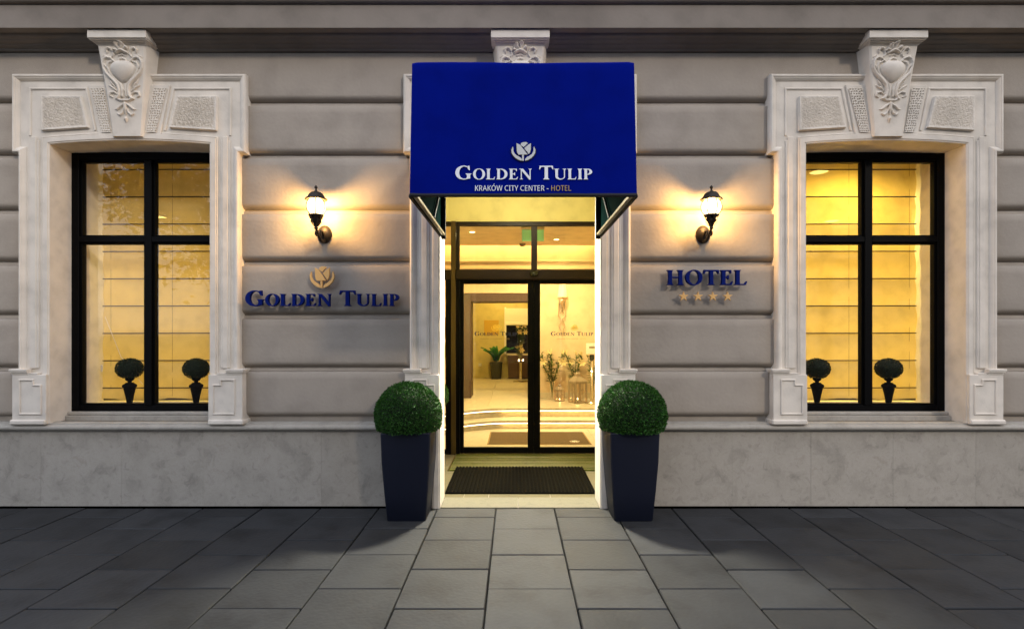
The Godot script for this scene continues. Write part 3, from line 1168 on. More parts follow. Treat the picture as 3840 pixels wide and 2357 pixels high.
func roman(ch: String) -> Array:
	var foot_arm := pts2([0.20, 0.0, 0.64, 0.0, 0.71, 0.25, 0.67, 0.25, 0.57, 0.075, 0.20, 0.075])
	match ch:
		"I":
			return [[stem(0.20, 0.20, 0, 1)], 0.41]
		"L":
			return [[stem(0.20, 0.20, 0, 1), foot_arm], 0.74]
		"E":
			return [[stem(0.20, 0.20, 0, 1), foot_arm, pts2([0.20, 0.925, 0.52, 0.925, 0.59, 0.77, 0.63, 0.77, 0.62, 1.0, 0.20, 1.0]), pts2([0.20, 0.475, 0.40, 0.475, 0.45, 0.38, 0.49, 0.38, 0.49, 0.66, 0.45, 0.66, 0.40, 0.55, 0.20, 0.55])], 0.74]
		"T":
			return [[stem(0.43, 0.20, 0, 1, 0.08, 0.0), pts2([0.0, 0.74, 0.045, 0.74, 0.13, 0.915, 0.73, 0.915, 0.815, 0.74, 0.86, 0.74, 0.83, 1.01, 0.03, 1.01])], 0.86]
		"H":
			return [[stem(0.20, 0.20, 0, 1), stem(0.76, 0.20, 0, 1), pts2([0.28, 0.47, 0.68, 0.47, 0.68, 0.55, 0.28, 0.55])], 0.97]
		"N":
			return [[stem(0.19, 0.075, 0, 1, 0.09, 0.0), stem(0.86, 0.075, 0, 1, 0.0, 0.09), pts2([0.03, 1.0, 0.03, 0.972, 0.14, 0.93, 0.80, -0.02, 0.897, -0.02, 0.897, 0.16, 0.33, 1.0])], 1.03]
		"U":
			return [[stem(0.20, 0.20, 0.30, 1, 0.0, 0.075), stem(0.80, 0.08, 0.30, 1, 0.0, 0.10), bow(Vector2(0.47, 0.31), Vector2(0.37, 0.33), Vector2(0.53, 0.31), Vector2(0.23, 0.235), 180, 360)], 0.97]
		"D":
			return [[stem(0.20, 0.20, 0, 1), bow(Vector2(0.38, 0.5), Vector2(0.50, 0.5), Vector2(0.34, 0.5), Vector2(0.32, 0.425), -90, 90), pts2([0.20, 0.925, 0.382, 0.925, 0.382, 1.0, 0.20, 1.0]), pts2([0.20, 0.0, 0.382, 0.0, 0.382, 0.075, 0.20, 0.075])], 0.93]
		"P":
			return [[stem(0.20, 0.20, 0, 1), bow(Vector2(0.37, 0.72), Vector2(0.32, 0.28), Vector2(0.34, 0.72), Vector2(0.14, 0.205), -90, 90), pts2([0.20, 0.925, 0.372, 0.925, 0.372, 1.0, 0.20, 1.0]), pts2([0.20, 0.44, 0.372, 0.44, 0.372, 0.515, 0.20, 0.515])], 0.72]
		"O":
			return [[bow(Vector2(0.49, 0.5), Vector2(0.46, 0.52), Vector2(0.49, 0.5), Vector2(0.255, 0.455), 90, 270), bow(Vector2(0.49, 0.5), Vector2(0.46, 0.52), Vector2(0.49, 0.5), Vector2(0.255, 0.455), -90, 90)], 0.97]
		"G":
			return [[bow(Vector2(0.53, 0.5), Vector2(0.50, 0.52), Vector2(0.57, 0.5), Vector2(0.30, 0.45), 62, 302, 30), pts2([0.74, 0.955, 0.80, 1.0, 0.89, 1.01, 0.90, 0.67, 0.86, 0.67, 0.76, 0.86]), stem(0.83, 0.20, 0.06, 0.44, 0.0, 0.08), pts2([0.77, 0.03, 0.93, 0.07, 0.93, 0.14, 0.70, 0.14])], 1.04]
	return [[], 0.45]


# raised capitals between x0 and x1 on a baseline, the first letter of each word larger when small_caps
func capitals(parent: Node3D, text: String, x0: float, x1: float, y: float, z: float, cap: float, depth: float, m: Material, small_caps := false, xf := Transform3D()) -> void:
	var pen := 0.0
	var pens := []
	for i in text.length():
		var k := 0.79 if small_caps and i > 0 and text[i - 1] != " " else 1.0
		pens.append([pen, k])
		pen += (float(roman(text[i])[1]) + 0.035) * k
	var sx := (x1 - x0) / (pen - 0.035)
	for i in text.length():
		if text[i] == " ":
			continue
		var k: float = pens[i][1] * cap
		var b := MB.new()
		var n := 0
		for poly in roman(text[i])[0]:
			var q := PackedVector2Array()
			for p in poly:
				q.append(Vector2(p.x * k * sx / cap, p.y * k))
			b.prism(q, 0.0, depth - minf(0.0006, depth * 0.12) * n, minf(0.0015, depth * 0.1), Transform3D(), true)
			n += 1
		var o := part(parent, "letter", b.mesh(), m)
		o.transform = xf * Transform3D(Basis(), Vector3(x0 + pens[i][0] * sx, y, z))


# sans-serif lettering between x0 and x1 on a baseline
func lettering(parent: Node3D, text: String, font: Font, x0: float, x1: float, y: float, z: float, cap: float, depth: float, m: Material, xf := Transform3D()) -> void:
	var ref := glyph("H", font, 1.0).get_aabb()
	var unit := cap / ref.size.y
	var pens := []
	var pen := 0.0
	for i in text.length():
		pens.append(pen)
		pen += font.get_char_size(text.unicode_at(i), 64).x * 0.01 * unit * (0.9 if text[i] == " " else 1.0)
	var sx := (x1 - x0) / pen
	for i in text.length():
		if text[i] == " ":
			continue
		var o := part(parent, "letter", glyph(text[i], font, depth / unit), m)
		o.transform = xf * Transform3D(Basis.from_scale(Vector3(unit * sx, unit, unit)), Vector3(x0 + pens[i] * sx, y - ref.position.y * unit, z + depth / 2))


func tulip_shapes() -> Array:
	var left := pts2([-105, 55, -120, 20, -118, -15, -103, -48, -76, -78, -45, -98, -18, -107, -16, -88, -34, -66, -62, -50, -86, -28, -100, 2, -101, 35])
	var right := PackedVector2Array()
	for p in left:
		right.append(Vector2(-p.x, p.y))
	return [left, right, pts2([-69, 91, -52, 84, -33, 72, 42, -36, -48, -38, -60, -20, -66, 10, -67, 50]), pts2([75, 91, 52, 78, 8, 36, 54, -30, 66, -10, 73, 20, 74, 55]), pts2([-24, 92, 0, 103, 30, 104, 44, 92, 2, 48, -28, 72]), pts2([-14, -44, 4, -34, 4, -107, -14, -107])]


func tulip(parent: Node3D, called: String, at: Vector3, height: float, depth: float, m: Material, bevel := 0.0) -> MeshInstance3D:
	var b := MB.new()
	var k := height / 213.0
	for s in tulip_shapes():
		var q := PackedVector2Array()
		for p in s:
			q.append(p * k)
		b.prism(q, 0.0, depth, bevel, Transform3D(), true)
	return part(parent, called, b.mesh(), m, at)


# ---------------------------------------------------------------- rooms behind the front
func shell(x0: float, x1: float, y0: float, y1: float, z0: float, z1: float, what: String, wall: Material, ceil_: Material, floor_: Material, back := true) -> void:
	var t := 0.12
	struct("floor", box_mesh(Vector3(x0, y0 - t, z0), Vector3(x1, y0, z1)), floor_, "floor of " + what)
	struct("ceiling", box_mesh(Vector3(x0 - t, y1, z0 - t), Vector3(x1 + t, y1 + t, z1)), ceil_, "ceiling of " + what)
	struct("wall", box_mesh(Vector3(x0 - t, y0 - t, z0 - t), Vector3(x0, y1, z1)), wall, "left side wall of " + what)
	struct("wall", box_mesh(Vector3(x1, y0 - t, z0 - t), Vector3(x1 + t, y1, z1)), wall, "right side wall of " + what)
	if back:
		struct("wall", box_mesh(Vector3(x0, y0 - t, z0 - t), Vector3(x1, y1, z0)), wall, "rear wall of " + what)


func step_line(x: float, z: float) -> float:   # the steps swing forward to the left
	var d := maxf(0.0, -0.05 - x)
	return z + 0.62 * d * d


func step_mesh(y0: float, y1: float, z: float, back: float) -> ArrayMesh:
	var b := MB.new()
	var n := 28
	for i in n:
		var xa := lerpf(-1.6, 1.72, float(i) / n)
		var xb := lerpf(-1.6, 1.72, float(i + 1) / n)
		var za := step_line(xa, z)
		var zb := step_line(xb, z)
		var nose := 0.03
		b.quad(Vector3(xa, y0, za - nose), Vector3(xb, y0, zb - nose), Vector3(xb, y1 - 0.03, zb - nose), Vector3(xa, y1 - 0.03, za - nose))
		b.quad(Vector3(xa, y1 - 0.03, za - nose), Vector3(xb, y1 - 0.03, zb - nose), Vector3(xb, y1 - 0.03, zb), Vector3(xa, y1 - 0.03, za))
		b.quad(Vector3(xa, y1 - 0.03, za), Vector3(xb, y1 - 0.03, zb), Vector3(xb, y1 - 0.004, zb), Vector3(xa, y1 - 0.004, za))
		b.quad(Vector3(xa, y1 - 0.004, za), Vector3(xb, y1 - 0.004, zb), Vector3(xb, y1, zb - 0.004), Vector3(xa, y1, za - 0.004))
		b.quad(Vector3(xa, y1, za - 0.004), Vector3(xb, y1, zb - 0.004), Vector3(xb, y1, back), Vector3(xa, y1, back))
	return b.mesh()


func led_strip(y: float, z: float) -> ArrayMesh:
	var b := MB.new()
	for i in 28:
		var xa := lerpf(-1.6, 1.72, i / 28.0)
		var xb := lerpf(-1.6, 1.72, (i + 1) / 28.0)
		var za := step_line(xa, z) - 0.029
		var zb := step_line(xb, z) - 0.029
		b.quad(Vector3(xa, y - 0.006, za + 0.004), Vector3(xb, y - 0.006, zb + 0.004), Vector3(xb, y + 0.003, zb + 0.007), Vector3(xa, y + 0.003, za + 0.007))
	return b.mesh()


func downlight(at: Vector3, r: float, e: float, c: Color, label: String, shine := 6.0) -> void:
	var t := thing("ceiling_light", label, "ceiling light", at, "round ceiling lights indoors")
	var b := MB.new()
	b.lathe(pts2([r * 0.86, 0.0, r * 0.9, -0.008, r * 1.1, -0.006, r * 1.12, 0.0]), 24)
	part(t, "ring", b.mesh(), M.white)
	b = MB.new()
	b.lathe(pts2([0.0, -0.004, r * 0.88, -0.004]), 24)
	part(t, "diffuser", b.mesh(), glow(c, shine))
	spot(Vector3(0, -0.03, 0), Vector3.DOWN, c, e, 84.0, 0.6, r * 0.8, "lamp_light", t)


func build_interiors() -> void:
	var warm := Color(1.0, 0.86, 0.47)
	# rooms behind the two windows
	shell(-6.4, -1.98, 0.30, 3.2, -5.4, -0.44, "the room behind the left window", M.cream, M.cream, M.wood)
	shell(2.04, 6.4, 0.30, 3.2, -5.4, -0.44, "the room behind the right window", M.cream, M.cream, M.wood)
	downlight(Vector3(-5.2, 3.2, -3.3), 0.11, 6.0, warm, "round ceiling light glowing through the blind of the left window, upper one", 14.0)
	downlight(Vector3(-4.55, 3.2, -4.2), 0.11, 6.0, warm, "round ceiling light behind the left window's blind, low by its transom", 14.0)
	downlight(Vector3(-3.3, 3.2, -2.2), 0.11, 7.0, warm, "round ceiling light over the middle of the left room, hidden by the blind", 14.0)
	downlight(Vector3(3.20, 3.2, -1.05), 0.10, 5.0, warm, "round ceiling light shining through the top of the right window's blind", 14.0)
	downlight(Vector3(3.6, 3.2, -2.7), 0.11, 13.0, warm, "round ceiling light further back in the right-hand room", 14.0)
	downlight(Vector3(4.8, 3.2, -3.6), 0.11, 9.0, warm, "round ceiling light at the far right of the right-hand room", 14.0)


func build_porch() -> void:
	var zb := -2.104
	struct("porch_floor", box_mesh(Vector3(-1.35, -0.12, zb - 0.1), Vector3(1.467, -0.006, -0.02)), M.groove, "mortar bed of the porch floor")
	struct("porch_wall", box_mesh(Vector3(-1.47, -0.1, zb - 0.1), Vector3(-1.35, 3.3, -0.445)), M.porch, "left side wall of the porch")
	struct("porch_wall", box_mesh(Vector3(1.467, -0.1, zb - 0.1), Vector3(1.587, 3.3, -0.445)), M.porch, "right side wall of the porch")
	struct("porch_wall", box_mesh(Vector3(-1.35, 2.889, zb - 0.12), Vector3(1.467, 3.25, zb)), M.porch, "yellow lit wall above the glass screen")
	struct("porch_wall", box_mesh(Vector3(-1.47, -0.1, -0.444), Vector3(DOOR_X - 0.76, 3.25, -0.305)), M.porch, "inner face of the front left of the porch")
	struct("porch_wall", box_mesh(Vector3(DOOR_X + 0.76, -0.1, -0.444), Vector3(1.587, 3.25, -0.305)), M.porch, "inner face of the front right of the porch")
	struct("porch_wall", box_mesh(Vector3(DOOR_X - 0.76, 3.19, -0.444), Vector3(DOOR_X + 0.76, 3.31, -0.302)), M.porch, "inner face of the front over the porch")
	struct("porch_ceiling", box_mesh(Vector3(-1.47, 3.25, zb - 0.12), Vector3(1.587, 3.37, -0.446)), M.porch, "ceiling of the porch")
	# threshold and tiles
	var fl := Node3D.new()
	fl.name = "porch_paving"
	add_child(fl)
	tag(fl, "pale stone threshold and tiles of the porch", "", "", "structure")
	part(fl, "threshold_stone", box_mesh(Vector3(DOOR_X - 0.687, -0.06, -0.290), Vector3(0.03, 0.006, 0.004), 0.004), M.threshold)
	part(fl, "threshold_stone", box_mesh(Vector3(0.032, -0.06, -0.290), Vector3(DOOR_X + 0.687, 0.006, 0.004), 0.004), M.threshold)
	var xs := [-1.35, -0.90, -0.47, -0.24, 0.33, 0.90, 1.467]
	var zs := [-2.18, -1.78, -1.18, -0.294]
	for i in 6:
		for j in 3:
			part(fl, "floor_tile", box_mesh(Vector3(xs[i] + 0.002, -0.05, zs[j] + 0.002), Vector3(xs[i + 1] - 0.002, 0.0, zs[j + 1] - 0.002), 0.002), M.porch_tile)
	var t := thing("ceiling_light", "round ceiling light in the porch behind the blue canopy", "ceiling light", Vector3(0.05, 3.25, -0.80))
	var b := MB.new()
	b.lathe(pts2([0.0, -0.035, 0.10, -0.03, 0.13, -0.012, 0.135, 0.0]), 28)
	part(t, "diffuser", b.mesh(), glow(lin(1.0, 0.84, 0.5), 9.0))
	spot(Vector3(0, -0.06, 0), Vector3(0, -1, 0.42), Color(1.0, 0.975, 0.90), 46.0, 52.0, 0.85, 0.13, "lamp_light", t)
	omni(Vector3(0, -0.10, 0), Color(1.0, 0.96, 0.82), 1.35, 0.06, "lamp_light", t)


# the lobby was measured over a floor 0.1 m too high; this brings everything made since child n to its true place and size
const INSIDE := 1.071
func true_size(n: int) -> void:
	var xf := Transform3D(Basis.from_scale(Vector3.ONE * INSIDE), Vector3(0, -0.107, -0.337))
	for i in range(n, get_child_count()):
		var o: Node3D = get_child(i)
		o.transform = xf * o.transform
		for l in o.find_children("*", "Light3D", true, false):
			l.light_energy *= INSIDE * INSIDE


func build_lobby() -> void:
	var t: Node3D
	var b: MB
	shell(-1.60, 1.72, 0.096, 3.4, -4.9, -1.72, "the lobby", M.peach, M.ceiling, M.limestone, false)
	var lf := Node3D.new()
	lf.name = "lobby_floor"
	add_child(lf)
	tag(lf, "pale stone tiles of the lobby floor", "", "", "structure")
	for i in 5:
		part(lf, "floor_tile", box_mesh(Vector3(-1.60 + 0.664 * i + 0.0015, 0.05, -3.30), Vector3(-1.60 + 0.664 * (i + 1) - 0.0015, 0.1, -1.70), 0.002), M.limestone)
	struct("lower_step", step_mesh(0.1, 0.224, -3.33, -4.0), M.limestone, "lower curved stone step of the lobby")
	struct("upper_step", step_mesh(0.2, PLAT, -3.635, -3.70), M.limestone, "upper curved stone step of the lobby")
	var pf := Node3D.new()
	pf.name = "platform_floor"
	add_child(pf)
	tag(pf, "large pale floor tiles above the lobby steps", "", "", "structure")
	var px := [-1.60, -1.08, -0.42, 0.24, 0.90, 1.72]
	var pz := [-9.2, -7.9, -6.6, -5.3, -3.70]
	for i in 5:
		for j in 4:
			part(pf, "floor_tile", box_mesh(Vector3(px[i] + 0.002, 0.3, pz[j] + 0.002), Vector3(px[i + 1] - 0.002, PLAT + 0.001, pz[j + 1] - 0.002), 0.001), M.limestone)
	for k in 2:
		var y: float = [0.180, 0.319][k]
		var z: float = [-3.33, -3.635][k]
		var s: Node3D = thing("led_strip_light", ["thin warm light strip under the nosing of the lower step", "thin warm light strip under the nosing of the upper step"][k], "strip light", Vector3.ZERO, "light strips of the steps")
		part(s, "glowing_strip", led_strip(y, z), glow(lin(1.0, 0.82, 0.50), 6.0))
		area(Vector3(0.35, y - 0.004, z - 0.010), Vector3(0, -1, 0.35), Vector2(2.6, 0.01), Color(1.0, 0.80, 0.48), 0.30, "lamp_light", s)
	# wall with the wooden portal
	var back := Node3D.new()
	back.name = "lobby_rear_wall"
	add_child(back)
	tag(back, "peach wall at the back of the lobby with an opening to the next room", "", "", "structure")
	var w := MB.new()
	w.box(Vector3(0.325, 0.2, -5.12), Vector3(1.72, 3.4, -4.90))
	w.box(Vector3(-1.60, 0.2, -5.12), Vector3(-0.88, 3.4, -4.90))
	w.box(Vector3(-0.88, 2.20, -5.12), Vector3(0.325, 3.4, -4.90))
	part(back, "plaster", w.mesh(), M.peach)
	w = MB.new()
	for q in [[2.59, 2.62, 0.012], [2.62, 2.66, 0.03], [2.66, 2.74, 0.018], [2.74, 2.775, 0.06]]:
		w.box(Vector3(-1.60, q[0], -4.899), Vector3(1.72, q[1], -4.90 + q[2]), 0.003)
	part(back, "wall_moulding", w.mesh(), M.ceiling)
	w = MB.new()
	w.box(Vector3(0.24, PLAT, -5.40), Vector3(0.327, 2.19, -4.88), 0.004)
	w.box(Vector3(-0.90, PLAT, -5.40), Vector3(-0.765, 2.19, -4.88), 0.004)
	w.box(Vector3(-0.765, 2.05, -5.40), Vector3(0.24, 2.19, -4.88), 0.004)
	part(back, "portal", w.mesh(), M.wood)
	w = MB.new()
	w.box(Vector3(0.327, PLAT, -4.898), Vector3(1.72, PLAT + 0.10, -4.888), 0.002)
	part(back, "skirting", w.mesh(), M.limestone)
	# hung ceiling with the light cove at its back edge
	struct("hung_ceiling", box_mesh(Vector3(-1.60, 2.98, -4.55), Vector3(1.45, 3.08, -1.78)), M.ceiling, "hung ceiling of the lobby")
	var cove := thing("cove_light", "warm light cove along the top of the lobby's rear wall", "cove light")
	part(cove, "glowing_strip", box_mesh(Vector3(-1.55, 3.085, -4.59), Vector3(1.42, 3.10, -4.565)), glow(lin(1.0, 0.82, 0.50), 7.0))
	part(cove, "glowing_strip", box_mesh(Vector3(1.465, 3.085, -4.55), Vector3(1.49, 3.10, -1.85)), glow(lin(1.0, 0.82, 0.50), 7.0))
	area(Vector3(0.0, 3.10, -4.60), Vector3(0, -0.25, -1), Vector2(2.9, 0.03), Color(1.0, 0.80, 0.46), 2.6, "lamp_light", cove)
	area(Vector3(1.51, 3.10, -3.2), Vector3(1, -0.25, 0), Vector2(2.6, 0.03), Color(1.0, 0.80, 0.46), 1.6, "lamp_light", cove)
	downlight(Vector3(0.66, 2.98, -3.95), 0.045, 4.4, Color(1.0, 0.90, 0.62), "small round ceiling light in the lobby right of the exit sign", 12.0)
	downlight(Vector3(-0.62, 2.98, -3.3), 0.045, 4.4, Color(1.0, 0.90, 0.62), "small round ceiling light over the left half of the lobby", 12.0)
	downlight(Vector3(0.3, 2.98, -2.5), 0.045, 4.4, Color(1.0, 0.90, 0.62), "small round ceiling light over the lobby mat", 12.0)
	# next room
	shell(-1.75, 1.30, PLAT - 0.065, 2.95, -9.2, -5.12, "the room beyond the lobby", M.backwall, M.ceiling, M.limestone)
	downlight(Vector3(-0.3, 2.95, -6.6), 0.09, 3.6, Color(1.0, 0.84, 0.46), "round ceiling light in the room beyond the portal, nearer one", 12.0)
	downlight(Vector3(-0.2, 2.95, -8.3), 0.09, 3.4, Color(1.0, 0.84, 0.46), "round ceiling light in the room beyond the portal, rear one", 12.0)
	w = MB.new()
	w.box(Vector3(-1.03, PLAT, -6.6), Vector3(-0.93, 2.30, -6.52), 0.004)
	w.box(Vector3(0.36, PLAT, -6.6), Vector3(0.46, 2.30, -6.52), 0.004)
	w.box(Vector3(-1.03, 2.20, -6.601), Vector3(0.46, 2.301, -6.519), 0.004)
	single("door_trim", w.mesh(), M.cream, "cream door trim seen through the wooden portal", "door trim")


# ---------------------------------------------------------------- canopy
func build_canopy() -> void:
	var t := thing("canopy", "deep blue fabric canopy with white lettering over the hotel entrance", "canopy")
	var cx := 0.052
	var hw := 0.683
	var y0 := 2.334
	var y1 := 3.172
	var zf0 := 1.445
	var zf1 := 1.365
	# front: slightly slack cloth, rounded over at the top
	var nx := 40
	var pts := PackedVector3Array()
	var wrinkle := noise(0.9, 131, 3)
	var rows := []
	for j in 16:
		var s := j / 15.0
		rows.append([lerpf(y0, y1 - 0.02, s), lerpf(zf0, zf1 + 0.002, s), s])
	rows.append([y1 - 0.006, zf1 - 0.004, 1.0])
	rows.append([y1, zf1 - 0.020, 1.0])
	for r in rows:
		for i in nx + 1:
			var u := -1.0 + 2.0 * i / nx
			var sag: float = 0.0035 * wrinkle.get_noise_2d(u * 3.0, r[0] * 2.0) + 0.006 * sin(PI * r[2]) * cos(u * PI / 2)
			var edge := smoothstep(0.97, 1.0, absf(u))
			var top_dip: float = 0.003 * edge * edge if r[2] >= 1.0 else 0.0
			pts.append(Vector3(cx + hw * u, r[0] - top_dip - 0.003 * sin(u * 4.0 + 1.0) * r[2], r[1] - sag - 0.006 * edge * edge))
	var b := MB.new(true)
	b.grid(pts, nx + 1, rows.size())
	var front := part(t, "front_panel", b.mesh(), M.navy_cloth)
	# roof and sides
	b = MB.new()
	b.quad(Vector3(cx - hw, y1 - 0.010, zf1 - 0.02), Vector3(cx + hw, y1 - 0.010, zf1 - 0.02), Vector3(cx + hw, y1 + 0.03, 0.04), Vector3(cx - hw, y1 + 0.03, 0.04))
	part(t, "roof_panel", b.mesh(), M.navy_cloth)
	for s in [-1.0, 1.0]:
		b = MB.new()
		var x: float = cx + s * hw
		var p := [Vector3(x, y0, zf0 - 0.012), Vector3(x, y0, 0.045), Vector3(x, y1 + 0.03, 0.04), Vector3(x, y1 - 0.01, zf1 - 0.02)]
		if s < 0.0:
			b.quad(p[1], p[0], p[3], p[2])
		else:
			b.quad(p[0], p[1], p[2], p[3])
		part(t, "side_panel", b.mesh(), M.navy_cloth)
		b = MB.new()
		for i in 4:
			p[i].x -= s * 0.006
		if s < 0.0:
			b.quad(p[0], p[1], p[2], p[3])
		else:
			b.quad(p[1], p[0], p[3], p[2])
		part(t, "side_lining", b.mesh(), M.side_cloth)
	# dark hem all round the lower edge
	b = MB.new()
	b.box(Vector3(cx - hw - 0.003, y0 - 0.012, zf0 - 0.022), Vector3(cx + hw + 0.003, y0 + 0.010, zf0 + 0.003), 0.006)
	part(t, "hem", b.mesh(), M.dark_outline)
	for s in [-1.0, 1.0]:
		var x: float = cx + s * hw
		b = MB.new()
		b.box(Vector3(x - 0.010, y0 - 0.012, 0.05), Vector3(x + 0.003 if s < 0 else x + 0.010, y0 + 0.006, zf0 - 0.024), 0.003)
		part(t, "hem", b.mesh(), M.dark_outline)
		# frame: bottom rail, wall post, diagonal brace
		var xi: float = x - s * 0.024
		b = MB.new()
		b.box(Vector3(xi - 0.013, y0 - 0.004, 0.06), Vector3(xi + 0.013, y0 + 0.022, zf0 - 0.03), 0.004)
		part(t, "bottom_rail", b.mesh(), M.alu)
		b = MB.new()
		b.box(Vector3(xi - 0.02, y0 - 0.03, 0.037), Vector3(xi + 0.02, y1 + 0.02, 0.062), 0.004)
		part(t, "wall_post", b.mesh(), M.dark_outline)
		b = MB.new()
		b.tube(PackedVector3Array([Vector3(xi, y0 + 0.03, 0.62), Vector3(xi, y0 + 0.50, 0.07)]), PackedFloat32Array([0.011]), 8)
		part(t, "brace", b.mesh(), M.dark_outline)
	b = MB.new()
	b.box(Vector3(cx - hw + 0.04, y0 - 0.002, zf0 - 0.05), Vector3(cx + hw - 0.04, y0 + 0.022, zf0 - 0.026), 0.004)
	part(t, "front_rail", b.mesh(), M.alu)
	# print on the front, lying in the cloth's plane
	var tilt := atan2(zf0 - zf1, y1 - y0)
	var plane := Transform3D(Basis(Vector3.RIGHT, -tilt), Vector3(0, y0, zf0 + 0.0015))
	capitals(front, "GOLDEN TULIP", -0.360, 0.468, 0.0925, 0.0, 0.084, 0.003, M.white_print, true, plane)
	lettering(front, "KRAKÓW CITY CENTER -", sans, -0.241, 0.204, 0.0225, 0.0, 0.033, 0.003, M.white_print, plane)
	lettering(front, "HOTEL", sans, 0.216, 0.339, 0.0225, 0.0, 0.033, 0.003, M.gold_print, plane)
	var o := tulip(front, "flower_emblem", Vector3.ZERO, 0.117, 0.004, M.grey_print)
	o.transform = plane * Transform3D(Basis.from_scale(Vector3(1.10, 1, 1)), Vector3(0.053, 0.267, 0.0))
	o = tulip(front, "emblem_outline", Vector3.ZERO, 0.124, 0.002, M.dark_outline)
	o.transform = plane * Transform3D(Basis.from_scale(Vector3(1.11, 1, 1)), Vector3(0.053, 0.266, 0.0))


# ---------------------------------------------------------------- signs on the wall
func star() -> ArrayMesh:
	var p := PackedVector2Array()
	for k in 10:
		var r := 0.0435 if k % 2 == 0 else 0.0168
		p.append(Vector2(0, r).rotated(TAU * k / 10.0))
	var b := MB.new()
	b.prism(p, 0.0, 0.022, 0.002, Transform3D(), true)
	return b.mesh()


func build_signs() -> void:
	var t := thing("wall_sign", "long row of blue raised letters under a gold flower emblem left of the entrance", "sign", Vector3(0, 0, 0))
	capitals(t, "GOLDEN TULIP", -2.305, -0.986, 1.735, 0.012, 0.131, 0.036, M.navy_sign, true)
	tulip(t, "flower_emblem", Vector3(-1.648, 1.983, 0.018), 0.186, 0.022, M.gold_sign, 0.0015)
	t = thing("wall_sign", "blue raised HOTEL letters above four golden stars, right of the entrance", "sign")
	capitals(t, "HOTEL", 1.297, 1.990, 1.914, 0.016, 0.128, 0.034, M.navy_sign)
	var s := star()
	for x in [1.4446, 1.568, 1.695, 1.821]:
		part(t, "star", s, M.gold_sign, Vector3(x, 1.816, 0.022))


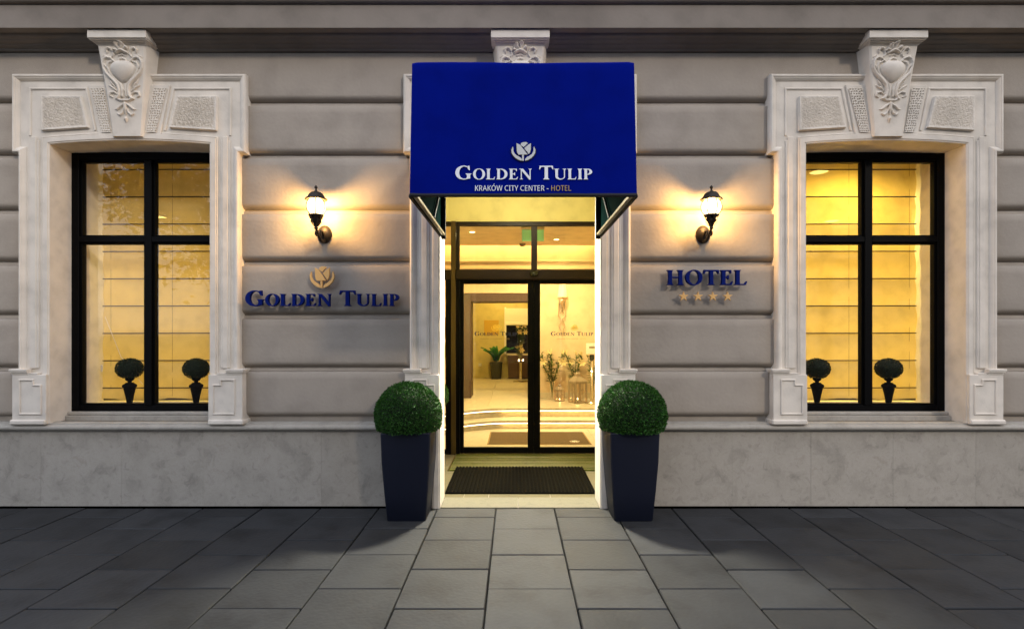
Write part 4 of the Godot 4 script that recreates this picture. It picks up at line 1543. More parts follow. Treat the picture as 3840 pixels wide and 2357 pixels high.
# ---------------------------------------------------------------- wall lanterns
func wall_lamp(x: float, turn: float, label: String) -> void:
	var t := thing("wall_lamp", label, "wall lamp", Vector3(x, 2.355, -0.022), "wall lanterns beside the entrance", turn)
	var tilt := Transform3D(Basis(Vector3.RIGHT, PI / 2), Vector3(0, 0, 0))
	var b := MB.new(true)
	b.lathe(pts2([0.062, 0.0, 0.064, 0.008, 0.058, 0.020, 0.044, 0.034, 0.022, 0.044, 0.0, 0.047]), 28, tilt.scaled_local(Vector3(1, 1, 1.22)))
	part(t, "wall_plate", b.mesh(), M.iron)
	# arm: leaves the plate low, swings out and up to the cup
	b = MB.new(true)
	b.tube(PackedVector3Array([Vector3(0, -0.054, 0.026), Vector3(0, -0.070, 0.056), Vector3(0, -0.066, 0.100), Vector3(0, -0.040, 0.145), Vector3(0, -0.012, 0.182), Vector3(0, 0.006, 0.205), Vector3(0, 0.020, 0.212)]), PackedFloat32Array([0.019, 0.017, 0.014, 0.012, 0.011, 0.010, 0.011]), 10)
	b.tube(PackedVector3Array([Vector3(0, -0.026, 0.168), Vector3(0, -0.042, 0.196), Vector3(0, -0.034, 0.222), Vector3(0, -0.014, 0.226), Vector3(0, -0.008, 0.212)]), PackedFloat32Array([0.006, 0.008, 0.008, 0.007, 0.004]), 8)
	b.tube(PackedVector3Array([Vector3(0, -0.02, 0.036), Vector3(0, 0.014, 0.070), Vector3(0, 0.010, 0.112), Vector3(0, -0.018, 0.122), Vector3(0, -0.026, 0.106)]), PackedFloat32Array([0.010, 0.009, 0.008, 0.007, 0.004]), 8)
	part(t, "arm", b.mesh(), M.iron)
	var o := Vector3(0, 0, 0.212)
	# tapering stem and leaf cup
	b = MB.new(true)
	b.lathe(pts2([0.0, 0.008, 0.015, 0.010, 0.017, 0.018, 0.012, 0.026, 0.016, 0.040, 0.024, 0.058, 0.036, 0.074, 0.040, 0.082, 0.036, 0.088, 0.030, 0.094, 0.036, 0.104, 0.046, 0.110]), 32, Transform3D(Basis(), o), 0.10, 6)
	b.group(-1)
	for k in 6:                     # leaf tips standing away from the cup, gaps between them
		var a := TAU * (k + 0.25) / 6.0
		var r := Vector3(cos(a), 0, sin(a))
		var s := Vector3(-sin(a), 0, cos(a))
		b.prism(pts2([-0.012, 0.0, 0.012, 0.0, 0.008, 0.014, 0.018, 0.026, 0.010, 0.044, -0.010, 0.044, -0.018, 0.026, -0.008, 0.014]), 0.0, 0.004, 0.0, Transform3D(Basis(s, (Vector3.UP + r * 0.42).normalized(), -r), o + r * 0.040 + Vector3(0, 0.076, 0)), true)
		b.prism(pts2([-0.004, 0.0, 0.004, 0.0, 0.005, 0.05, -0.005, 0.05]), 0.0, 0.004, 0.0, Transform3D(Basis(s, (Vector3.UP + r * 0.75).normalized(), -r), o + r * 0.020 + Vector3(0, 0.032, 0)), true)
	part(t, "leaf_cup", b.mesh(), M.iron)
	b = MB.new(true)
	b.lathe(pts2([0.0, 0.112, 0.054, 0.112, 0.062, 0.118, 0.062, 0.126, 0.052, 0.130, 0.0, 0.130]), 28, Transform3D(Basis(), o))
	part(t, "globe_rim", b.mesh(), M.iron)
	# globe with six ribs
	b = MB.new(true)
	var prof := PackedVector2Array()
	for k in 11:
		var a := lerpf(-0.92, 1.0, k / 10.0)
		prof.append(Vector2(0.076 * cos(a), 0.192 + 0.078 * sin(a)))
	b.lathe(prof, 28, Transform3D(Basis(), o))
	part(t, "glass_globe", b.mesh(), glow(lin(1.0, 0.88, 0.58), 4.0))
	for k in 6:
		var a := TAU * (k + 0.25) / 6.0
		var pts := PackedVector3Array()
		for i in 9:
			var q := lerpf(-1.02, 1.05, i / 8.0)
			pts.append(o + Vector3(cos(a) * 0.082 * cos(q), 0.192 + 0.082 * sin(q), sin(a) * 0.082 * cos(q)))
		b = MB.new(true)
		b.tube(pts, PackedFloat32Array([0.0042]), 6)
		part(t, "rib", b.mesh(), M.iron)
	# hood and finial
	b = MB.new(true)
	b.lathe(pts2([0.0, 0.250, 0.066, 0.250, 0.082, 0.248, 0.090, 0.252, 0.088, 0.258, 0.076, 0.266, 0.066, 0.280, 0.056, 0.298, 0.040, 0.310, 0.024, 0.316, 0.015, 0.320, 0.0, 0.321]), 32, Transform3D(Basis(), o), 0.035, 6)
	part(t, "hood", b.mesh(), M.iron)
	b = MB.new(true)
	b.lathe(pts2([0.010, 0.316, 0.014, 0.322, 0.007, 0.330, 0.007, 0.340, 0.013, 0.348, 0.013, 0.356, 0.008, 0.364, 0.003, 0.370, 0.0, 0.372]), 14, Transform3D(Basis(), o))
	part(t, "finial", b.mesh(), M.iron)
	omni(o + Vector3(0, 0.19, 0), Color(1.0, 0.77, 0.44), 1.0, 0.03, "lamp_light", t)


func build_wall_lamps() -> void:
	wall_lamp(-1.643, 0.0, "lit iron wall lantern above the long blue lettering left of the canopy")
	wall_lamp(1.628, 0.0, "lit iron wall lantern above the HOTEL sign right of the canopy")


# ---------------------------------------------------------------- plants
func leaf_mesh(l: float, w: float, fold := 0.25) -> ArrayMesh:
	var b := MB.new()
	var tip := Vector3(0, l, 0)
	var m0 := Vector3(-w / 2, l * 0.5, w * fold)
	var m1 := Vector3(w / 2, l * 0.5, w * fold)
	b.tri(Vector3.ZERO, Vector3(0, l * 0.5, 0), m0)
	b.tri(Vector3.ZERO, m1, Vector3(0, l * 0.5, 0))
	b.tri(m0, Vector3(0, l * 0.5, 0), tip)
	b.tri(Vector3(0, l * 0.5, 0), m1, tip)
	return b.mesh()


func core_profile(rx: float, ry: float, cy: float, lowest: float) -> PackedVector2Array:
	var p := PackedVector2Array()
	p.append(Vector2(0, maxf(cy - ry, lowest)))
	for k in 15:
		var a := lerpf(-PI / 2, PI / 2, k / 14.0)
		if cy + ry * sin(a) >= lowest and k > 0:
			p.append(Vector2(maxf(0.0, rx * cos(a)), cy + ry * sin(a)))
	return p


func leaf_ball(parent: Node3D, c: Vector3, r: Vector3, count: int, leaf: ArrayMesh, size: float, dark: float, lowest := -9.0) -> void:
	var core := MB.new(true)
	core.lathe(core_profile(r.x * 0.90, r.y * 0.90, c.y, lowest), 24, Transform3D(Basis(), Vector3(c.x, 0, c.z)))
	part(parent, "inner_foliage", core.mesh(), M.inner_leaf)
	var xfs := []
	var cols := []
	var lump := noise(1.0, 91, 2)
	for i in count:
		var y := 1.0 - 2.0 * (i + 0.5) / count
		var a := i * 2.399963
		var d := Vector3(sqrt(1.0 - y * y) * cos(a), y, sqrt(1.0 - y * y) * sin(a))
		d = (d + Vector3(rng.randfn(), rng.randfn(), rng.randfn()) * 0.03).normalized()
		var depth := rng.randf()
		depth = 0.905 + 0.095 * sqrt(depth) + 0.028 * lump.get_noise_3d(d.x * 3.0, d.y * 3.0, d.z * 3.0) + (0.03 * rng.randf() if rng.randf() < 0.06 else 0.0)
		if c.y + d.y * r.y * depth < lowest:
			continue
		var up := (d + Vector3(rng.randfn(), rng.randfn(), rng.randfn()) * 0.62).normalized()
		var side := up.cross(Vector3(rng.randfn(), rng.randfn(), rng.randfn())).normalized()
		var k := size * rng.randf_range(0.7, 1.25)
		xfs.append(Transform3D(Basis(side, up, side.cross(up)).scaled(Vector3.ONE * k), c + d * r * depth))
		var v := dark * rng.randf_range(0.3, 1.85)
		var yl := rng.randf()
		cols.append(Color((0.020 + 0.030 * yl) * v, (0.125 + 0.03 * yl) * v, (0.010 + 0.006 * yl) * v))
	scatter(parent, "foliage", leaf, M.leaf, xfs, cols)


func square_pot(top: float, base: float, h: float, wall := 0.02, rc := 0.018) -> ArrayMesh:
	# square section with rounded corners, flaring upwards, with a rim and an inside
	var b := MB.new(true)
	var rows := []
	var spec := [[base / 2 - 0.004, 0.0], [base / 2, 0.006], [lerpf(base, top, 0.36) / 2 + 0.004, h * 0.33], [lerpf(base, top, 0.72) / 2 + 0.005, h * 0.66], [top / 2, h - 0.008], [top / 2 - 0.004, h - 0.001], [top / 2 - wall + 0.003, h], [top / 2 - wall, h - 0.004], [top / 2 - wall - 0.004, h - 0.06]]
	for s in spec:
		var row := PackedVector3Array()
		var hw: float = s[0]
		for q in 4:
			for k in 5:
				var a := PI / 2 * q + PI / 2 * k / 4.0
				var c := Vector2(hw - rc, hw - rc)
				var cc: Vector2 = [Vector2(c.x, c.y), Vector2(-c.x, c.y), Vector2(-c.x, -c.y), Vector2(c.x, -c.y)][q]
				var p := cc + Vector2(cos(a), sin(a)) * rc
				row.append(Vector3(p.x, s[1], -p.y))
		rows.append(row)
	for j in rows.size() - 1:
		b.group(j if j >= 4 else 0)
		for i in 20:
			var l := (i + 1) % 20
			b.quad(rows[j][i], rows[j][l], rows[j + 1][l], rows[j + 1][i])
	return b.mesh()


func planter(at: Vector3, top: float, base: float, h: float, ball: float, cy: float, count: int, turn: float, label: String, group: String, off := Vector3.ZERO) -> void:
	var t := thing("potted_topiary", label, "potted plant", at, group, turn)
	part(t, "pot", square_pot(top, base, h), M.pot_navy)
	part(t, "soil", box_mesh(Vector3(-top / 2 + 0.024, h - 0.07, -top / 2 + 0.024), Vector3(top / 2 - 0.024, h - 0.03, top / 2 - 0.024), 0.006), M.soil)
	leaf_ball(t, Vector3(0, cy, 0) + off, Vector3.ONE * ball, count, leaf_mesh(0.0145, 0.0095), ball / 0.27, 0.60, h - 0.002)


func build_planters() -> void:
	planter(Vector3(-0.867, 0.001, 0.19), 0.397, 0.31, 0.712, 0.272, 0.824, 22000, 0.0, "round clipped box bush in a tall navy planter left of the entrance", "planters flanking the entrance", Vector3(-0.011, 0, 0))
	planter(Vector3(0.950, 0.001, 0.19), 0.397, 0.31, 0.712, 0.277, 0.830, 22000, 0.02, "round clipped box bush in a tall navy planter right of the entrance", "planters flanking the entrance", Vector3(0.022, 0, 0))
	var n := get_child_count()
	planter(Vector3(-0.90, 0.101, -1.15), 0.30, 0.24, 0.62, 0.19, 0.74, 5000, 0.1, "smaller clipped box bush inside the porch behind the left jamb", "")
	true_size(n)


# ---------------------------------------------------------------- porch
func build_porch_things() -> void:
	# rubber mat of knobbly ribs
	var t := thing("door_mat", "black ribbed rubber mat in front of the glass doors", "doormat", Vector3(0, 0.101, 0))
	var nx := 265
	var nz := 84
	var pts := PackedVector3Array()
	for j in nz:
		var z := lerpf(-0.065, -0.985, float(j) / (nz - 1))
		for i in nx:
			var x := lerpf(-0.608, 0.708, float(i) / (nx - 1))
			var rib := absf(sin(x * PI / 0.034))
			var knot := 0.5 + 0.5 * cos(z * TAU / 0.048 + floorf(x / 0.034) * PI)
			var edge := i == 0 or j == 0 or i == nx - 1 or j == nz - 1
			pts.append(Vector3(x, 0.0 if edge else 0.010 + 0.017 * rib * (0.25 + 0.75 * knot), z))
	var b := MB.new(true)
	b.grid(pts, nx, nz)
	part(t, "ribbed_surface", b.mesh(), M.doormat)
	part(t, "edge", box_mesh(Vector3(-0.611, 0.0, -0.988), Vector3(0.711, 0.014, -0.062), 0.004), M.doormat)
	# green brush carpet let into the floor
	t = thing("entrance_carpet", "green striped brush carpet between rubber mat and glass doors", "carpet", Vector3(0, 0.101, 0))
	part(t, "backing", box_mesh(Vector3(-0.672, 0.0, -1.615), Vector3(1.36, 0.006, -0.86), 0.002), M.green_mat)
	var rails := MB.new()
	var tufts := MB.new()
	var z := -1.60
	var n := 0
	while z < -0.88:
		if n % 3 == 2:
			rails.box(Vector3(-0.668, 0.004, z), Vector3(1.356, 0.0125, z + 0.008), 0.001)
			z += 0.011
		else:
			tufts.box(Vector3(-0.668, 0.004, z), Vector3(1.356, rng.randf_range(0.011, 0.015), z + 0.016), 0.003)
			z += 0.018
		n += 1
	part(t, "brush_strip", tufts.mesh(), M.green_mat)
	part(t, "rail", rails.mesh(), M.alu)
	part(t, "edge_trim", box_mesh(Vector3(-0.682, 0.0, -1.615), Vector3(-0.674, 0.012, -0.86), 0.001), M.brass_frame)


# ---------------------------------------------------------------- behind the windows
func blind(cx: float, label: String, s: int) -> void:
	var t := thing("roman_blind", label, "blind", Vector3(cx, 0, -0.56), "blinds in the front windows")
	var n := noise(0.9, 100 + s, 2)
	var nx := 34
	var ny := 110
	var pts := PackedVector3Array()
	for j in ny:
		var y := lerpf(0.868, 3.19, float(j) / (ny - 1))
		var ph := fposmod((y - 0.979) / 0.2617, 1.0)
		for i in nx:
			var x := lerpf(-0.645, 0.665, float(i) / (nx - 1))
			var low := clampf((1.3 - y) / 0.45, 0.0, 1.0)
			pts.append(Vector3(x, y + (0.012 * sin(x * 9.0 + s) * low * low if j < 8 else 0.0), 0.020 * sin(PI * ph) + 0.016 * n.get_noise_2d(x * 1.6, y * 1.1) + 0.006 * n.get_noise_2d(x * 9.0, y * 2.0) + 0.02 * low * n.get_noise_2d(x * 4.0, y)))
	var b := MB.new(true)
	b.grid(pts, nx, ny)
	part(t, "fabric", b.mesh(), M.cloth)
	for k in 9:
		var y := 0.979 + 0.2617 * k
		b = MB.new()
		b.tube(PackedVector3Array([Vector3(-0.65, y - 0.002, 0.013), Vector3(0.0, y, 0.016), Vector3(0.668, y + 0.001, 0.013)]), PackedFloat32Array([0.0058]), 6)
		part(t, "rod", b.mesh(), M.rod)
	for x in [-0.57, 0.02, 0.60]:
		b = MB.new()
		b.tube(PackedVector3Array([Vector3(x, 0.90, 0.016), Vector3(x, 3.18, 0.016)]), PackedFloat32Array([0.0012]), 5)
		part(t, "cord", b.mesh(), M.rod)
	part(t, "bottom_bar", box_mesh(Vector3(-0.648, 0.858, -0.006), Vector3(0.668, 0.880, 0.012), 0.004), M.rod)


func urn_topiary(x: float, z: float, label: String, count := 2600) -> void:
	var t := thing("potted_topiary", label, "potted plant", Vector3(x, 0.846, z), "ball topiaries in the windows")
	var b := MB.new(true)
	b.lathe(pts2([0.0, 0.0, 0.022, 0.0, 0.023, 0.006, 0.026, 0.02, 0.034, 0.070, 0.046, 0.128, 0.049, 0.138, 0.046, 0.146, 0.056, 0.152, 0.061, 0.164, 0.056, 0.176, 0.040, 0.186, 0.030, 0.196, 0.0, 0.200]), 20, Transform3D(), 0.02, 8)
	part(t, "urn", b.mesh(), M.black_pot)
	b = MB.new(true)
	b.lathe(pts2([0.018, 0.190, 0.016, 0.206, 0.028, 0.214, 0.038, 0.226, 0.034, 0.236, 0.0, 0.24]), 16)
	part(t, "stem", b.mesh(), M.black_pot)
	leaf_ball(t, Vector3(0, 0.326, 0), Vector3(0.108, 0.090, 0.108), count, leaf_mesh(0.016, 0.010), 0.8, 0.12)


func build_window_things() -> void:
	blind(LEFT_X, "yellow lit roman blind with dark rods in the left window", 1)
	blind(RIGHT_X, "yellow lit roman blind with dark rods in the right window", 2)
	for k in 2:
		var cx: float = [LEFT_X, RIGHT_X][k]
		single("window_board", box_mesh(Vector3(-0.69, 0.81, -0.235), Vector3(0.69, 0.845, 0.14), 0.006), M.cream, ["cream inner window board of the left window", "cream inner window board of the right window"][k], "window board", Vector3(cx, 0, -0.54))
		for q in [[-0.82, 0.70, -0.694, 3.26], [0.694, 0.70, 0.82, 3.26], [-0.694, 3.165, 0.694, 3.26]]:
			struct("window_recess", box_mesh(Vector3(q[0] + cx, q[1], -0.64), Vector3(q[2] + cx, q[3], -0.441)), M.trim, ["left", "right", "upper"][[[-0.82], [0.694], [-0.694]].find([q[0]])] + " inner reveal of the " + ["left", "right"][k] + " window")
	urn_topiary(-3.604, -0.41, "dark ball topiary in a black urn, left one in the left window")
	urn_topiary(-2.981, -0.41, "dark ball topiary in a black urn, right one in the left window")
	urn_topiary(2.83, -0.41, "dark ball topiary in a black urn, left one in the right window")
	urn_topiary(3.50, -0.41, "dark ball topiary in a black urn, right one in the right window")
	# cord that hangs slack across the left window
	var t := thing("blind_cord", "thin slack cord with a small weight at the left of the left window", "cord", Vector3(0, 0, 0))
	var b := MB.new()
	b.tube(PackedVector3Array([Vector3(-3.90, 1.66, -0.50), Vector3(-3.72, 1.28, -0.46), Vector3(-3.50, 1.02, -0.44)]), PackedFloat32Array([0.0022]), 5)
	part(t, "string", b.mesh(), M.white)
	part(t, "weight", box_mesh(Vector3(-3.972, 1.13, -0.55), Vector3(-3.956, 1.20, -0.534), 0.005), M.white)


# ---------------------------------------------------------------- lobby
func lily(at: Vector3, h: float, stems: int, spread: float, label: String, sd: int) -> void:
	var t := thing("lily_vase", label, "flower vase", at, "lilies in the lobby")
	rng.seed = sd
	var b := MB.new(true)
	b.lathe(pts2([0.0, 0.0, 0.055, 0.0, 0.050, 0.10, 0.052, 0.22, 0.066, 0.34, 0.060, 0.34, 0.046, 0.22, 0.044, 0.02, 0.0, 0.02]), 20)
	part(t, "glass_vase", b.mesh(), M.clear)
	var st := MB.new()
	var fl := MB.new()
	var lf := leaf_mesh(0.11, 0.034, 0.2)
	var xfs := []
	var cols := []
	for k in stems:
		var a := TAU * k / stems + rng.randf()
		var lean := Vector3(cos(a), 0, sin(a) * 0.5) * spread * rng.randf_range(0.4, 1.0)
		var p := PackedVector3Array()
		for i in 7:
			var q := i / 6.0
			p.append(Vector3(0, 0.03, 0) + Vector3.UP * h * q * rng.randf_range(0.97, 1.0) + lean * q * q)
		st.tube(p, PackedFloat32Array([0.005]), 5)
		for i in 36:
			var q := rng.randf_range(0.34, 0.98)
			var base := p[0].lerp(p[6], q)
			base = Vector3(lean.x * q * q, base.y, lean.z * q * q)
			var d := Vector3(rng.randfn(), rng.randf_range(-0.1, 0.9), rng.randfn()).normalized()
			var side := d.cross(Vector3.UP).normalized()
			xfs.append(Transform3D(Basis(side, d, side.cross(d)).scaled(Vector3.ONE * rng.randf_range(0.6, 1.1)), base))
			cols.append(Color(0.085, 0.125, 0.018) * rng.randf_range(0.5, 1.5))
		# buds at the tip and an open bloom on some stems
		for i in 3:
			var d := Vector3(rng.randfn() * 0.5, 1.0, rng.randfn() * 0.5).normalized()
			fl.tube(PackedVector3Array([p[6], p[6] + d * 0.03, p[6] + d * 0.07, p[6] + d * 0.085]), PackedFloat32Array([0.004, 0.008, 0.007, 0.002]), 6)
		if k % 3 == 0:
			var c := p[5] + Vector3(0.03, 0.0, 0.05)
			for i in 6:
				var d := Vector3(cos(TAU * i / 6), sin(TAU * i / 6), 0.55).normalized()
				var e := Vector3(-sin(TAU * i / 6), cos(TAU * i / 6), 0) * 0.018
				fl.tri(c, c + d * 0.05 - e, c + d * 0.085 + Vector3(0, 0, -0.012))
				fl.tri(c, c + d * 0.085 + Vector3(0, 0, -0.012), c + d * 0.05 + e)
	part(t, "stem", st.mesh(), mat(lin(0.06, 0.10, 0.015), 0.6))
	scatter(t, "foliage", lf, M.leaf, xfs, cols)
	part(t, "bloom", fl.mesh(), mat(lin(0.62, 0.50, 0.24), 0.6))


func metal_lantern(at: Vector3, w: float, h: float, label: String, turn: float) -> void:
	var t := thing("candle_lantern", label, "lantern", at, "candle lanterns on the platform", turn)
	var body := h * 0.66
	var p := w * 0.06
	part(t, "base", box_mesh(Vector3(-w * 0.54, 0.0, -w * 0.54), Vector3(w * 0.54, h * 0.05, w * 0.54), 0.003), M.lantern)
	for sx in [-1.0, 1.0]:
		for sz in [-1.0, 1.0]:
			part(t, "post", box_mesh(Vector3(sx * w / 2 - p, h * 0.05, sz * w / 2 - p), Vector3(sx * w / 2 + p, body, sz * w / 2 + p), 0.002), M.lantern)
	for k in 4:
		var face := Transform3D(Basis(Vector3.UP, k * PI / 2), Vector3.ZERO)
		var b := MB.new()
		b.box(Vector3(-w / 2, body - h * 0.045, w / 2 - p * 0.8), Vector3(w / 2, body + 0.001, w / 2 + p * 0.8), 0.001, face)
		b.box(Vector3(-w * 0.022, h * 0.05, w / 2 - p * 0.4), Vector3(w * 0.022, body, w / 2 + p * 0.4), 0.001, face)
		for i in 14:
			var a0 := TAU * i / 14.0
			var a1 := TAU * (i + 1) / 14.0
			var c := Vector3(0, h * 0.36, w / 2)
			b.tube(PackedVector3Array([face * (c + Vector3(cos(a0), sin(a0), 0) * w * 0.17), face * (c + Vector3(cos(a1), sin(a1), 0) * w * 0.17)]), PackedFloat32Array([w * 0.018]), 5)
		part(t, "lattice", b.mesh(), M.lantern)
		b = MB.new()
		b.quad(face * Vector3(-w / 2, h * 0.05, w / 2 - p * 0.9), face * Vector3(w / 2, h * 0.05, w / 2 - p * 0.9), face * Vector3(w / 2, body, w / 2 - p * 0.9), face * Vector3(-w / 2, body, w / 2 - p * 0.9))
		part(t, "pane", b.mesh(), M.glass)
	var r := MB.new()
	r.lathe(pts2([w * 0.80, body, w * 0.80, body + h * 0.02, w * 0.34, body + h * 0.17, w * 0.26, body + h * 0.17, w * 0.26, body + h * 0.24, w * 0.30, body + h * 0.25, w * 0.1, body + h * 0.29, 0.0, body + h * 0.30]), 4, Transform3D(Basis(Vector3.UP, PI / 4), Vector3.ZERO))
	part(t, "roof", r.mesh(), M.lantern)
	r = MB.new()
	for i in 12:
		var a0 := TAU * i / 12.0
		var a1 := TAU * (i + 1) / 12.0
		var c := Vector3(0, body + h * 0.315, 0)
		r.tube(PackedVector3Array([c + Vector3(cos(a0), sin(a0), 0) * h * 0.03, c + Vector3(cos(a1), sin(a1), 0) * h * 0.03]), PackedFloat32Array([0.004]), 5)
	part(t, "ring", r.mesh(), M.lantern)
	r = MB.new(true)
	r.lathe(pts2([0.0, h * 0.05, w * 0.12, h * 0.05, w * 0.12, h * 0.10, 0.0, h * 0.10]), 14)
	part(t, "candle", r.mesh(), M.white)
	r = MB.new(true)
	r.lathe(pts2([0.0, h * 0.10, 0.006, h * 0.11, 0.007, h * 0.125, 0.0, h * 0.16]), 8)
	part(t, "candle_flame", r.mesh(), glow(lin(1.0, 0.75, 0.35), 14.0))
	omni(Vector3(0, h * 0.125, 0), Color(1.0, 0.66, 0.3), 0.02, 0.01, "candle_light", t)


func build_lobby_things() -> void:
	# mat inside the doors
	var t := thing("lobby_mat", "brown mat with a small white emblem on the floor inside the doors", "mat", Vector3(0, 0.101, 0))
	part(t, "pile", box_mesh(Vector3(-0.326, 0.0, -3.02), Vector3(0.95, 0.012, -2.21), 0.003), M.lobby_mat)
	part(t, "border", box_mesh(Vector3(-0.346, 0.0, -3.04), Vector3(0.97, 0.008, -2.19), 0.003), M.lobby_mat_edge)
	var o := tulip(t, "flower_emblem", Vector3.ZERO, 0.11, 0.002, M.white)
	o.transform = Transform3D(Basis(Vector3.RIGHT, -PI / 2), Vector3(0.77, 0.0125, -2.33))
	# wall light on the right of the rear wall
	t = thing("sconce", "wall light with a pale shade and long twisted metal stems in the lobby", "wall light", Vector3(0.825, 0, -4.88))
	var b := MB.new(true)
	b.lathe(pts2([0.086, 2.125, 0.058, 2.345]), 24, Transform3D(Basis(), Vector3(0, 0, 0.10)))
	part(t, "lamp_shade", b.mesh(), M.shade)
	b = MB.new(true)
	b.ball(Vector3(0, 2.19, 0.10), Vector3(0.022, 0.03, 0.022), 12, 8)
	part(t, "bulb", b.mesh(), glow(lin(1.0, 0.8, 0.5), 10.0))
	omni(Vector3(0, 2.19, 0.10), Color(1.0, 0.80, 0.50), 0.16, 0.02, "lamp_light", t)
	b = MB.new(true)
	for s in [-1.0, 1.0]:
		b.tube(PackedVector3Array([Vector3(s * 0.055, 2.07, 0.06), Vector3(s * 0.045, 2.02, 0.03), Vector3(s * 0.05, 1.90, 0.02), Vector3(s * 0.06, 1.80, 0.02), Vector3(-s * 0.02, 1.70, 0.02), Vector3(-s * 0.055, 1.62, 0.02), Vector3(-s * 0.02, 1.55, 0.02), Vector3(s * 0.01, 1.48, 0.015)]), PackedFloat32Array([0.010, 0.010, 0.008, 0.008, 0.008, 0.008, 0.007, 0.004]), 8)
		b.tube(PackedVector3Array([Vector3(s * 0.02, 2.08, 0.07), Vector3(s * 0.03, 2.02, 0.05), Vector3(s * 0.02, 1.96, 0.03), Vector3(-s * 0.03, 1.84, 0.02)]), PackedFloat32Array([0.010, 0.011, 0.008, 0.006]), 8)
	b.lathe(pts2([0.0, 2.04, 0.045, 2.05, 0.055, 2.075, 0.0, 2.08]), 16, Transform3D(Basis(), Vector3(0, 0, 0.07)))
	b.tube(PackedVector3Array([Vector3(0, 2.05, 0.0), Vector3(0, 2.06, 0.10), Vector3(0, 2.18, 0.10)]), PackedFloat32Array([0.008]), 8)
	part(t, "stem", b.mesh(), M.chrome)
	# flowers and lanterns on the platform
	lily(Vector3(0.64, PLAT, -4.68), 0.76, 7, 0.30, "tall lilies in a glass vase left of the small lantern", 5)
	lily(Vector3(1.03, PLAT, -4.72), 0.74, 5, 0.20, "lilies rising behind the roof of the large lantern", 6)
	lily(Vector3(1.33, PLAT, -4.62), 0.72, 5, 0.18, "lilies beside the arrow sign at the right edge of the doorway", 7)
	metal_lantern(Vector3(0.75, PLAT, -4.46), 0.115, 0.30, "small grey metal candle lantern on the lobby platform", 0.35)
	metal_lantern(Vector3(1.03, PLAT, -4.27), 0.205, 0.52, "large grey metal candle lantern on the lobby platform", 0.45)
	# stand with the arrow
	t = thing("sign_stand", "chrome sign stand with a white arrow board on the lobby platform", "sign stand", Vector3(1.25, PLAT, -4.18))
	b = MB.new(true)
	b.lathe(pts2([0.0, 0.0, 0.14, 0.0, 0.14, 0.012, 0.03, 0.024, 0.026, 0.05, 0.022, 0.06, 0.022, 0.70, 0.0, 0.70]), 24)
	part(t, "pole", b.mesh(), M.chrome)
	part(t, "clamp", box_mesh(Vector3(-0.035, 0.70, -0.03), Vector3(0.035, 0.79, 0.03), 0.01), M.black_frame)
	part(t, "board", box_mesh(Vector3(-0.09, 0.80, -0.008), Vector3(0.15, 0.975, 0.008), 0.003), M.white)
	b = MB.new()
	b.prism(pts2([-0.045, 0.892, 0.05, 0.892, 0.05, 0.877, 0.09, 0.907, 0.05, 0.937, 0.05, 0.922, -0.045, 0.922]), 0.008, 0.0095)
	part(t, "arrow", b.mesh(), M.grey_vinyl)
	# plants and furniture in the far room
	t = thing("potted_plant", "green feathery plant in a tall dark pot in the far room", "potted plant", Vector3(-0.457, PLAT, -8.9))
	b = MB.new(true)
	b.lathe(pts2([0.0, 0.0, 0.115, 0.0, 0.12, 0.01, 0.158, 0.40, 0.160, 0.415, 0.146, 0.415, 0.14, 0.38, 0.0, 0.37]), 24)
	part(t, "pot", b.mesh(), mat(lin(0.03, 0.032, 0.02), 0.45))
	rng.seed = 77
	var st := MB.new()
	var xfs := []
	var cols := []
	for k in 15:
		var a := TAU * k / 15.0 + rng.randf() * 0.4
		var lean := Vector3(cos(a), 0, sin(a) * 0.6) * rng.randf_range(0.16, 0.42)
		var h := rng.randf_range(0.24, 0.46)
		var p := PackedVector3Array()
		for i in 7:
			var q := i / 6.0
			p.append(Vector3(0, 0.38, 0) + Vector3.UP * h * (q - 0.28 * q * q) * 1.25 + lean * q * q)
		st.tube(p, PackedFloat32Array([0.008, 0.007, 0.006, 0.005, 0.004, 0.003, 0.002]), 5)
		for i in 26:
			var q := 0.15 + 0.85 * i / 25.0
			var at := p[int(q * 5.99)].lerp(p[mini(6, int(q * 5.99) + 1)], fposmod(q * 5.99, 1.0))
			var dir := (lean.normalized() * 0.8 + Vector3.UP * 0.5).normalized()
			var side := dir.cross(Vector3.UP).normalized() * (1.0 if i % 2 else -1.0)
			var d := (side + dir * 0.7).normalized()
			var e := d.cross(Vector3(0.1, 0.45, 1.0)).normalized()
			xfs.append(Transform3D(Basis(e, d, e.cross(d)), at))
			cols.append(Color(0.03, 0.16, 0.015) * rng.randf_range(0.6, 1.5))
	part(t, "stem", st.mesh(), mat(lin(0.05, 0.14, 0.02), 0.6))
	scatter(t, "foliage", leaf_mesh(0.085, 0.048, 0.10), M.leaf, xfs, cols)
	t = thing("poster", "square orange poster with pale marks on the far wall", "poster", Vector3(-0.586, 1.638, -9.19))
	part(t, "sheet", box_mesh(Vector3(-0.186, -0.188, -0.008), Vector3(0.186, 0.188, 0.004), 0.002), M.orange)
	tulip(t, "flower_emblem", Vector3(0.09, -0.01, 0.004), 0.17, 0.001, M.yellow)
	single("wall_socket", box_mesh(Vector3(-0.04, -0.04, 0), Vector3(0.04, 0.04, 0.012), 0.004), M.white, "white wall socket low on the far wall left of the plant", "socket", Vector3(-0.875, 0.70, -9.198))
	t = thing("dark_window", "dark window above the cabinet at the back of the far room", "window", Vector3(0.14, 0, -9.19))
	part(t, "pane", box_mesh(Vector3(-0.35, 0.99, -0.005), Vector3(0.40, 1.75, 0.004)), mat(lin(0.006, 0.007, 0.012), 0.08))
	part(t, "frame", box_mesh(Vector3(-0.40, 0.97, -0.005), Vector3(-0.352, 2.15, 0.02), 0.003), M.white)
	t = thing("roman_blind", "white folded blind above the dark window in the far room", "blind", Vector3(0.14, 0, -9.17))
